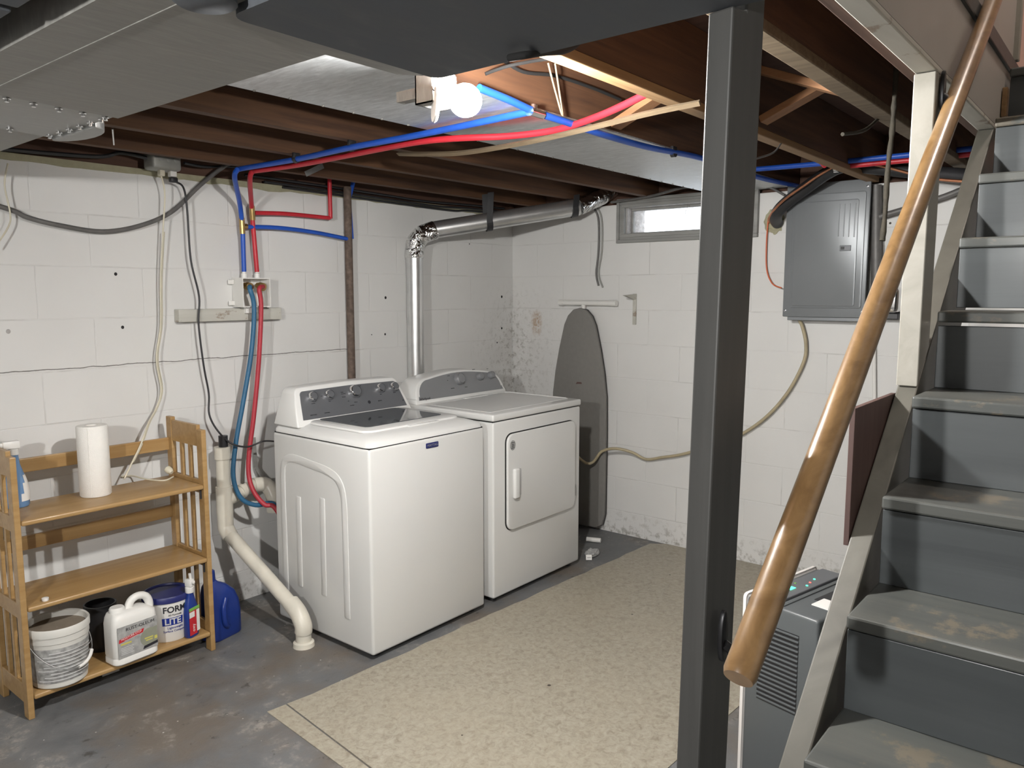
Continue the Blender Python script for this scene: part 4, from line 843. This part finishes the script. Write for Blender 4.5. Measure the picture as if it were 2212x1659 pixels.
tx(lbj, 'RUST-OLEUM', .010, .131, .0165, 'ink', yl-.0009)
MB().prism([(-.064, .088), (.018, .101), (.022, .115), (-.062, .101)], 'xz', yl-.0008, yl).build('red_banner', 'red', lbj)
MB().text('MOISTURE STOP', Matrix.Translation((-.021, yl-.0012, .1035)) @ FR @ Matrix.Rotation(math.radians(8.5), 4, 'Z'), .0095, .0002).build('lettering', 'whiteplastic', lbj)
MB().text('Waterproofing Sealer', Matrix.Translation((-.021, yl-.0012, .0955)) @ FR @ Matrix.Rotation(math.radians(8.5), 4, 'Z'), .0055, .0002).build('lettering', 'whiteplastic', lbj)
MB().prism([(.067, .108)]+[(.040+.032*math.cos(a), .075+.034*math.sin(a)) for a in [math.radians(70+i*14) for i in range(14)]]+[(.067, .052)], 'xz', yl-.0006, yl).build('floor_picture', 'olive', lbj)
MB().box(.022, .052, yl-.0012, yl-.0005, .070, .075).box(.026, .050, yl-.0012, yl-.0005, .062, .066).box(-.058, -.022, yl-.0012, yl-.0005, .078, .084).box(.056, .066, yl-.0012, yl-.0005, .060, .072).build('yellow_marks', 'yellow', lbj)
MB().prism([(.016, .035), (.067, .042), (.067, .052), (.020, .046)], 'xz', yl-.001, yl).build('black_banner', 'ink', lbj)
tl = MB()
for k in range(5): tl.box(-.058, -.015-.004*(k % 2), yl-.0008, yl-.0003, .066-k*.006, .068-k*.006)
tl.build('small_print', 'dimwhite', lbj)
# joint compound pail
jc = on(362, 1392, zb); cx, cy = jc.x+.048, jc.y+.085
jp = thing('joint_compound_pail', 'white and blue joint compound pail with navy lid behind the jug', 'bucket', (cx, cy, zb), math.radians(0), None, True)
MB().lathe([(.078, 0), (.081, .004), (.089, .165)], (0, 0, 0), (0, 0, 1), 40).build('pail_body', 'whiteplastic', jp, True)
MB().lathe([(.089, .160), (.0935, .163), (.0935, .180), (.090, .186), (.083, .186), (.080, .180), (.001, .180)], (0, 0, 0), (0, 0, 1), 40).build('lid', 'lidblue', jp, True)
def wrap_text(parent, s, ang, z, size, m, R, bold=0, shear=0):
    mb = MB().text(s, FR, size, .0002, 'CENTER', shear, bold)
    for v in mb.bm.verts:
        a = math.radians(ang)+v.co.x/R; rr = R+.0008-v.co.y; v.co = Vector((rr*math.cos(a), rr*math.sin(a), z+v.co.z))
    return mb.build('lettering', m, parent)
wl = MB()
def arcband(mb, a0, a1, z0, z1, R, t=.0008, n=12):
    for i in range(n):
        p = [math.radians(a0+(a1-a0)*j/n) for j in (i, i+1)]
        mb._add([(R*math.cos(p[0]), R*math.sin(p[0]), z0), (R*math.cos(p[1]), R*math.sin(p[1]), z0), ((R+.003)*math.cos(p[1]), (R+.003)*math.sin(p[1]), z1), ((R+.003)*math.cos(p[0]), (R+.003)*math.sin(p[0]), z1)], [(0, 1, 2, 3)])
arcband(wl, -130, -78, .070, .102, .0855); wl.build('blue_band', 'navy', jp)
wrap_text(jp, 'FORM', -98, .134, .034, 'ink', .0882, .0008); wrap_text(jp, 'All Formula', -98, .112, .011, 'ink', .0872)
wrap_text(jp, 'LITE', -104, .086, .034, 'dimwhite', .0885, .0008); wrap_text(jp, 'Lightweight', -98, .060, .013, 'navy', .0852); wrap_text(jp, 'Surface Compound', -97, .046, .012, 'navy', .0848)
gb = MB(); 
gb._add([(.0895*math.cos(math.radians(-61+10*math.cos(t))), .0895*math.sin(math.radians(-61+10*math.cos(t))), .140+.016*math.sin(t)) for t in [2*math.pi*i/20 for i in range(20)]], [tuple(range(20))])
gb.build('green_oval', 'green', jp)
# stain remover spray
c = on(410, 1378, zb); cx, cy = c.x+.016, c.y+.014
ss = thing('stain_remover_spray', 'slim blue, red and white stain remover spray bottle at the right of the bottom shelf', 'spray bottle', (cx, cy, zb), math.radians(20), None, True)
MB().loft([[(p[0], p[1], z) for p in rrect(-a, a, -b_, b_, b_*.8, 4)] for (a, b_, z) in ((.026, .016, 0), (.030, .018, .006), (.030, .018, .10), (.027, .017, .13), (.019, .014, .155), (.013, .012, .175), (.012, .011, .185))]).build('bottle', 'detergent', ss, True)
MB().box(-.028, .012, -.0195, -.018, .012, .118).build('red_label', 'red', ss)
MB().box(-.028, .028, -.0200, -.018, .112, .124).build('green_band', 'green', ss)
MB().box(.010, .027, -.0197, -.018, .02, .108).box(-.028, .0, -.0200, -.018, .085, .108).build('white_label', 'whiteplastic', ss)
MB().text('oxy', Matrix.Translation((-.008, -.0202, .040)) @ FR @ Matrix.Rotation(math.pi/2, 4, 'Z'), .022, .0002).build('lettering', 'whiteplastic', ss)
MB().lathe([(.016, .183), (.017, .186), (.017, .205), (.010, .208)], (0, 0, 0), (0, 0, 1), 18).box(-.012, .012, -.016, .014, .208, .238, .004).box(-.005, .005, -.026, -.016, .222, .234, .002).beam((0, -.008, .236), (0, -.004, .262), .007, .007, (1, 0, 0)).build('spray_head', 'whiteplastic', ss, True)
# detergent jug on the floor
dj = thing('detergent_jug', 'large dark blue detergent jug on the floor between shelf and drain pipe', 'jug', (-2.312, -.27, 0), math.radians(12), None, True)
MB().loft([[(p[0]+ox, p[1], z) for p in rrect(-a, a, -b_, b_, b_*.7, 5)] for (a, b_, z, ox) in ((.078, .046, 0, 0), (.084, .052, .008, 0), (.084, .052, .10, 0), (.080, .051, .15, -.003), (.068, .048, .195, -.012), (.046, .038, .232, -.030), (.026, .024, .250, -.044), (.020, .020, .262, -.048))]).build('jug_body', 'detergent', dj, True)
MB().lathe([(.022, .258), (.023, .262), (.021, .300), (.016, .304)], (-.048, 0, 0), (0, 0, 1), 22).build('jug_cap', 'detergent', dj, True)
MB().tube([(-.015, -.050, .18), (-.035, -.060, .14), (-.030, -.060, .08), (-.010, -.052, .055)], .011, 12, 5).build('jug_handle', 'detergent', dj, True)
# small white card under the shelf
c = on(248, 1448, .03); tag(MB().box(c.x-.03, c.x+.035, c.y+.04, c.y+.043, .002, .05, .001).build('white_card', 'whiteplastic'), 'small white card standing on the floor under the bottom shelf', 'card')
# ------------------------------------------------------------------ vinyl
vs = MB(); a = pt(577, 1537, 'z', .003); b_ = pt(618, 1521, 'z', .003); c2 = pt(800, 1659, 'z', .003); c3 = pt(742, 1659, 'z', .003)
e_ = (c2-b_).normalized(); f_ = (c3-a).normalized()
vA = b_; vB = b_+e_*1.32; 
jag = []; random.seed(3)
p_s = Vector((-2.45, -.985, 0)); p_e = Vector((-.07, -1.09, 0))
for i in range(1, 30):
    u = i/30; q = p_s.lerp(p_e, u); jag.append((q.x, q.y+random.uniform(-.006, .006)))
vA = vA+Vector((.004, 0, 0)); vB = vB+Vector((.004, 0, 0)); main = [(vA.x, vA.y)]+jag+[(-.062, -1.09), (-.004, -1.17), (-.004, -2.236), (-1.47, -2.236), (-1.95, -2.215), (vB.x, -2.215), (vB.x, vB.y)]
vs.prism(main, 'xy', .0006, .0032)
tag(vs.build('vinyl_sheet', 'vinyl'), 'large mottled beige vinyl sheet lying on the concrete floor', 'flooring sheet')
g0, g1 = a+f_*0, a+f_*1.30
tag(MB().prism([(a.x, a.y), (b_.x-.002, b_.y), (vB.x-.007, vB.y), (vB.x-.007, -2.215), (g1.x, g1.y-.05)], 'xy', .0006, .0028).build('vinyl_strip', 'vinyl'), 'narrow beige vinyl strip along the left edge of the large sheet', 'flooring sheet')
# ------------------------------------------------------------------ ironing board
ib = thing('ironing_board', 'grey ironing board standing upright against the right wall beside the dryer', 'ironing board', (-.06, -.56, 0))
half = [(0, 1.372), (.045, 1.362), (.085, 1.325), (.112, 1.27), (.150, 1.12), (.178, .98), (.196, .84), (.200, .6), (.198, .12), (.180, .05), (.140, .025), (0, .02)]
yc = -.573
poly = [(yc-h, z) for h, z in half]+[(yc+h, z) for h, z in half[::-1][1:-1]]
MB().prism(poly, 'yz', -.062, -.040, .006, 3).build('padded_cover', 'board', ib, True)
MB().prism([(y*1.0+(yc-y)*.03, z) for y, z in poly], 'yz', -.040, -.028).build('board_frame', 'black', ib)
MB().tube([(-.030, yc+.165, 1.402), (-.030, yc-.240, 1.402)], .0165, 16).tube([(-.030, yc-.01, 1.40), (-.026, yc-.01, 1.25)], .014, 10).build('leg_tube', 'whiteplastic', ib, True)
MB().tube([(-.030, yc+.170, 1.402), (-.030, yc+.135, 1.402)], .0185, 16).tube([(-.030, yc-.245, 1.402), (-.030, yc-.21, 1.402)], .0185, 16).build('leg_end_cap', 'whiteplastic', ib, True)
c = pt(1250, 828, 'x', -.063); MB().prism([(c.y+.022, c.z-.006), (c.y+.012, c.z+.008), (c.y-.02, c.z+.008), (c.y-.022, c.z-.002), (c.y+.0, c.z-.003)], 'yz', -.0632, -.062).build('cover_stain', 'brownboard', ib)
# roller and paper on the floor
c = pt(1285, 1166, 'z', .015); tag(MB().tube([c+Vector((-.02, .045, 0)), c+Vector((.01, -.035, 0))], .014, 14).build('white_tube', 'whiteplastic', None, True), 'short white plastic tube on the floor below the ironing board', 'tube')
c = pt(1272, 1200, 'z', .012); cw = thing('crumpled_wrapper', 'crumpled grey wrapper with a white tag on the floor beside the dryer', 'wrapper', (c.x, c.y, 0))
wm = MB(); bm = bmesh.new(); bmesh.ops.create_icosphere(bm, subdivisions=3, radius=1); random.seed(5)
for v in bm.verts: v.co = Vector((v.co.x*.05+.012, v.co.y*.032, max(0, v.co.z*.022+.018)))*random.uniform(.82, 1.12)
wm.merge(bm, Matrix.Translation((c.x+.02, c.y, .001))).build('wrapper', 'labelgrey', cw)
wt = MB().box(-.016, .016, -.001, .001, -.014, .014, 0, 2).bm; bmesh.ops.transform(wt, matrix=Matrix.Translation((c.x-.045, c.y-.03, .020)) @ Matrix.Rotation(math.radians(-50), 4, 'Z') @ Matrix.Rotation(math.radians(-25), 4, 'X'), verts=wt.verts)
t_ = MB(); t_.merge(wt); t_.build('tag', 'whiteplastic', cw)
MB().text('emi', Matrix.Translation((c.x-.046, c.y-.0325, .020)) @ Matrix.Rotation(math.radians(-50), 4, 'Z') @ Matrix.Rotation(math.radians(65), 4, 'X'), .014, .0002).build('tag_lettering', 'ink', cw)
# wall bracket
c = pt(1372, 640, 'x', -.003)
sbk = MB().box(-.012, 0-.001, c.y-.011, c.y+.011, c.z-.165, c.z+.015, .002).prism([(-.13, c.z+.006), (-.012, c.z+.012), (-.012, c.z-.02), (-.10, c.z-.002)], 'xz', c.y-.010, c.y+.010, .001)
tag(sbk.build('shelf_bracket', 'chipwhite'), 'white painted shelf bracket left on the wall beside the ironing board', 'bracket')
# ------------------------------------------------------------------ electric panel
ep = thing('electric_panel', 'grey steel electric breaker panel on the right wall under the joists', 'electric panel', (-.05, -2.03, 1.35))
PXf = -.10; ey0, ey1, ez0, ez1 = -2.222, -1.832, 1.345, 1.990
MB().box(-.085, -.001, ey0+.02, ey1-.02, ez0-.018, ez1-.01, .003).build('back_box', 'electric', ep)
MB().box(PXf, -.085, ey0, ey1, ez0, ez1, .005).build('cover', 'electric', ep, True)
a = pt(1705, 668, 'x', PXf); b2 = pt(1845, 668, 'x', PXf)
MB().prism(rrect(b2.y-.03, a.y, ez0+.045, ez1-.055, .012), 'yz', PXf-.006, PXf, .002).build('inner_cover', 'electric', ep, True)
dO = MB().prism(rrect(b2.y+.0, a.y-.012, ez0+.055, ez1-.09, .01), 'yz', PXf-.010, PXf-.005, .002).build('panel_door', 'electric', ep, True)
h = pt(1826, 536, 'x', PXf-.01); MB().box(PXf-.013, PXf-.009, h.y-.026, h.y+.026, h.z-.013, h.z+.013, .002).build('door_latch', 'panelgrey', dO)
MB().box(PXf-.015, PXf-.012, h.y+.004, h.y+.020, h.z-.007, h.z+.007, .001).build('latch_hole', 'black', dO)
for k in range(4): MB().box(PXf-.012, PXf-.009, b2.y+.012+k*.024, b2.y+.017+k*.024, h.z+.05+.002*k, ez1-.11, .001).build('pressed_rib', 'electric', dO)
for (y, z) in ((ey1-.014, ez0+.03), (ey0+.014, ez0+.03), (ey0+.014, ez1-.035), (a.y-.03, ez0+.052)):
    MB().lathe([(.006, 0), (.005, .003), (.001, .004)], (PXf-.0005, y, z), (-1, 0, 0), 10).build('cover_screw', 'chrome', ep, True)
# insulated refrigerant line
IL = [pt(2110, 382, 'x', -.40), pt(2010, 374, 'x', -.35), pt(1900, 363, 'x', -.32), pt(1830, 358, 'x', -.30), pt(1790, 372, 'x', -.26), pt(1745, 403, 'x', -.20), pt(1700, 437, 'x', -.16), pt(1680, 458, 'x', -.125), pt(1676, 474, 'x', -.05), pt(1680, 482, 'x', -.012)]
tag(MB().tube(IL, .030, 18, 6).build('insulated_pipe', 'black', None, True), 'thick black foam-insulated pipe bending into the wall beside the electric panel', 'pipe')
CL = [pt(2110, 393, 'x', -.46), pt(2010, 385, 'x', -.42), pt(1900, 358, 'x', -.38), pt(1830, 350, 'x', -.37), pt(1780, 372, 'x', -.30), pt(1735, 402, 'x', -.27), pt(1690, 435, 'x', -.21), pt(1664, 465, 'x', -.12), pt(1662, 480, 'x', -.02)]
cable(CL, .006, 'copper', 'thin copper tube running along the black insulated pipe', 'copper_tube', 'tube')
cable([pt(1660, 470, 'x', -.03), pt(1656, 520, 'x', -.02), pt(1656, 580, 'x', -.02), pt(1668, 612, 'x', -.03), pt(1688, 622, 'x', -.05)], .0035, 'orange', 'thin orange wire looping into the left side of the electric panel', 'wire', 'wire')
c = pt(1672, 478, 'x', -.01); mbm = MB(); bm = bmesh.new(); bmesh.ops.create_icosphere(bm, subdivisions=3, radius=1)
random.seed(2)
for v in bm.verts: v.co = Vector((v.co.x*.012, v.co.y*.05, v.co.z*.06))*random.uniform(.85, 1.15)
tag(mbm.merge(bm, Matrix.Translation((c.x+.005, c.y, c.z))).build('expanding_foam', 'foam', None, True), 'yellow expanding foam patch where the black pipe enters the wall', 'foam')
c = pt(1808, 354, 'x', -.30); cl_ = MB().lathe([(.033, -.012), (.036, -.012), (.036, .012), (.033, .012)], c, (0, 1, -.1), 24, False, False).box(c.x-.006, c.x+.006, c.y-.012, c.y+.012, c.z+.03, 2.0, .001)
tag(cl_.build('pipe_clamp', 'chrome', None, True), 'shiny metal clamp holding the black pipe to the joist', 'clamp')
# conduit right of the panel and meter can
cable([pt(1893, 400, 'x', -.04), pt(1893, 660, 'x', -.04)], .024, 'conduit', 'wide dark grey conduit beside the right edge of the electric panel', 'conduit', 'conduit', 1)
cable([pt(1900, 468, 'x', -.05), pt(1945, 455, 'x', -.05), pt(2040, 425, 'x', -.05), pt(2100, 400, 'x', -.06)], .014, 'conduit', 'grey conduit running right from the electric panel behind the handrail', 'conduit', 'conduit', 4)
c = pt(1920, 655, 'x', -.05); mt_ = thing('utility_box', 'rounded shiny metal box low beside the electric panel, half behind the handrail', 'utility box', (c.x, c.y, c.z-.1))
MB().box(c.x-.05, -.002, c.y-.055, c.y+.045, c.z-.045, c.z+.075, .022, 4).build('box_cover', 'chrome', mt_, True)
MB().box(c.x-.03, -.002, c.y-.05, c.y+.05, c.z-.075, c.z-.046, .004).build('box_base', 'black', mt_)
cable([pt(1888, 690, 'x', -.015), pt(1889, 860, 'x', -.015), Vector((-.015, pt(1889, 860, 'x', -.015).y, .02))], .009, 'whiteplastic', 'white painted conduit running down the wall below the shiny metal box', 'conduit', 'conduit', 1)
# beige dryer cable
BC = [pt(1722, 684, 'x', -.05), pt(1733, 705, 'x', -.035), pt(1741, 745, 'x', -.03), pt(1735, 785, 'x', -.03), pt(1700, 850, 'x', -.03), pt(1650, 905, 'x', -.03), pt(1590, 944, 'x', -.03), pt(1530, 965, 'x', -.03), pt(1475, 981, 'x', -.03), pt(1430, 988, 'x', -.03), pt(1395, 992, 'x', -.025), pt(1365, 977, 'x', -.05), pt(1330, 969, 'x', -.09), pt(1300, 975, 'x', -.10), pt(1265, 1000, 'x', -.14), Vector((-.30, -.50, .66)), Vector((-.50, -.29, .60))]
cable(BC, .0085, 'beigecable', 'beige power cable sagging from the electric panel along the wall to the dryer')
# hanging rod at the handrail
r0, r1 = pt(1933, 205, 'y', -2.70), pt(1906, 520, 'y', -2.70)
rod = catmull([r0, r0.lerp(r1, .25)+Vector((.004, 0, 0)), r0.lerp(r1, .5)+Vector((-.006, 0, 0)), r0.lerp(r1, .8)+Vector((.004, 0, 0)), r1], 5); random.seed(9)
tag(MB().tube([Vector((r0.x, r0.y, 2.1))]+rod, [.007+random.uniform(-.0015, .0015) for _ in range(len(rod)+1)], 10).build('hanging_stick', 'branch', None, True), 'rough brown stick hanging down from the ceiling between panel and stair stud', 'stick')
# ------------------------------------------------------------------ dehumidifier
dh = thing('dehumidifier', 'grey and white dehumidifier with green display standing behind the stairs', 'dehumidifier', (-1.742, -2.572, 0), math.radians(-12.5), None, True)
W2, D2, HH = .185, .118, .602
MB().box(-W2-.001, W2+.001, -D2, D2-.012, .012, HH-.006, .010, 3).build('housing', 'dehumgrey', dh, True)
MB().box(-W2-.003, W2+.003, D2-.014, D2+.002, .008, HH, .013, 3).build('front_cover', 'dehumwhite', dh, True)
MB().box(-W2+.012, W2-.012, .012, D2-.036, HH-.008, HH+.003, .003).build('control_panel', 'panelgrey', dh)
MB().box(-W2+.01, W2-.01, -.006, .008, HH-.009, HH-.002, .002).build('top_ridge', 'dehumgrey', dh, True)
MB().box(-.06, .10, -D2+.03, -.03, HH-.0065, HH-.0045).build('vent_opening', 'black', dh)
MB().box(-.10, -.065+.03, -D2+.02, -.045, HH-.006, HH-.0035).build('warning_label', 'whiteplastic', dh)
MB().box(-.068, -.042, .040, .054, HH+.003, HH+.0042).build('display', 'led', dh)
for (x, y, m__) in ((.0, .030, 'led'), (.03, .038, 'ledred'), (.065, .045, 'led'), (-.01, .062, 'green')):
    MB().lathe([(.0035, 0), (.0035, .0012)], (x, y, HH+.003), (0, 0, 1), 10).build('indicator', m__, dh)
MB().box(-W2-.0015, -W2+.002, -D2+.055, D2-.055, .305, .535).build('grille_opening', 'black', dh)
for k in range(17): MB().box(-W2-.005, -W2+.001, -D2+.055, D2-.055, .309+k*.0136, .309+k*.0136+.0055, .0015).build('grille_slat', 'dehumgrey', dh)
for (x, y) in ((-.15, -.09), (.15, -.09), (-.15, .07), (.15, .07)): MB().lathe([(.012, 0), (.012, .014)], (x, y, 0), (0, 0, 1), 12).build('foot', 'black', dh)
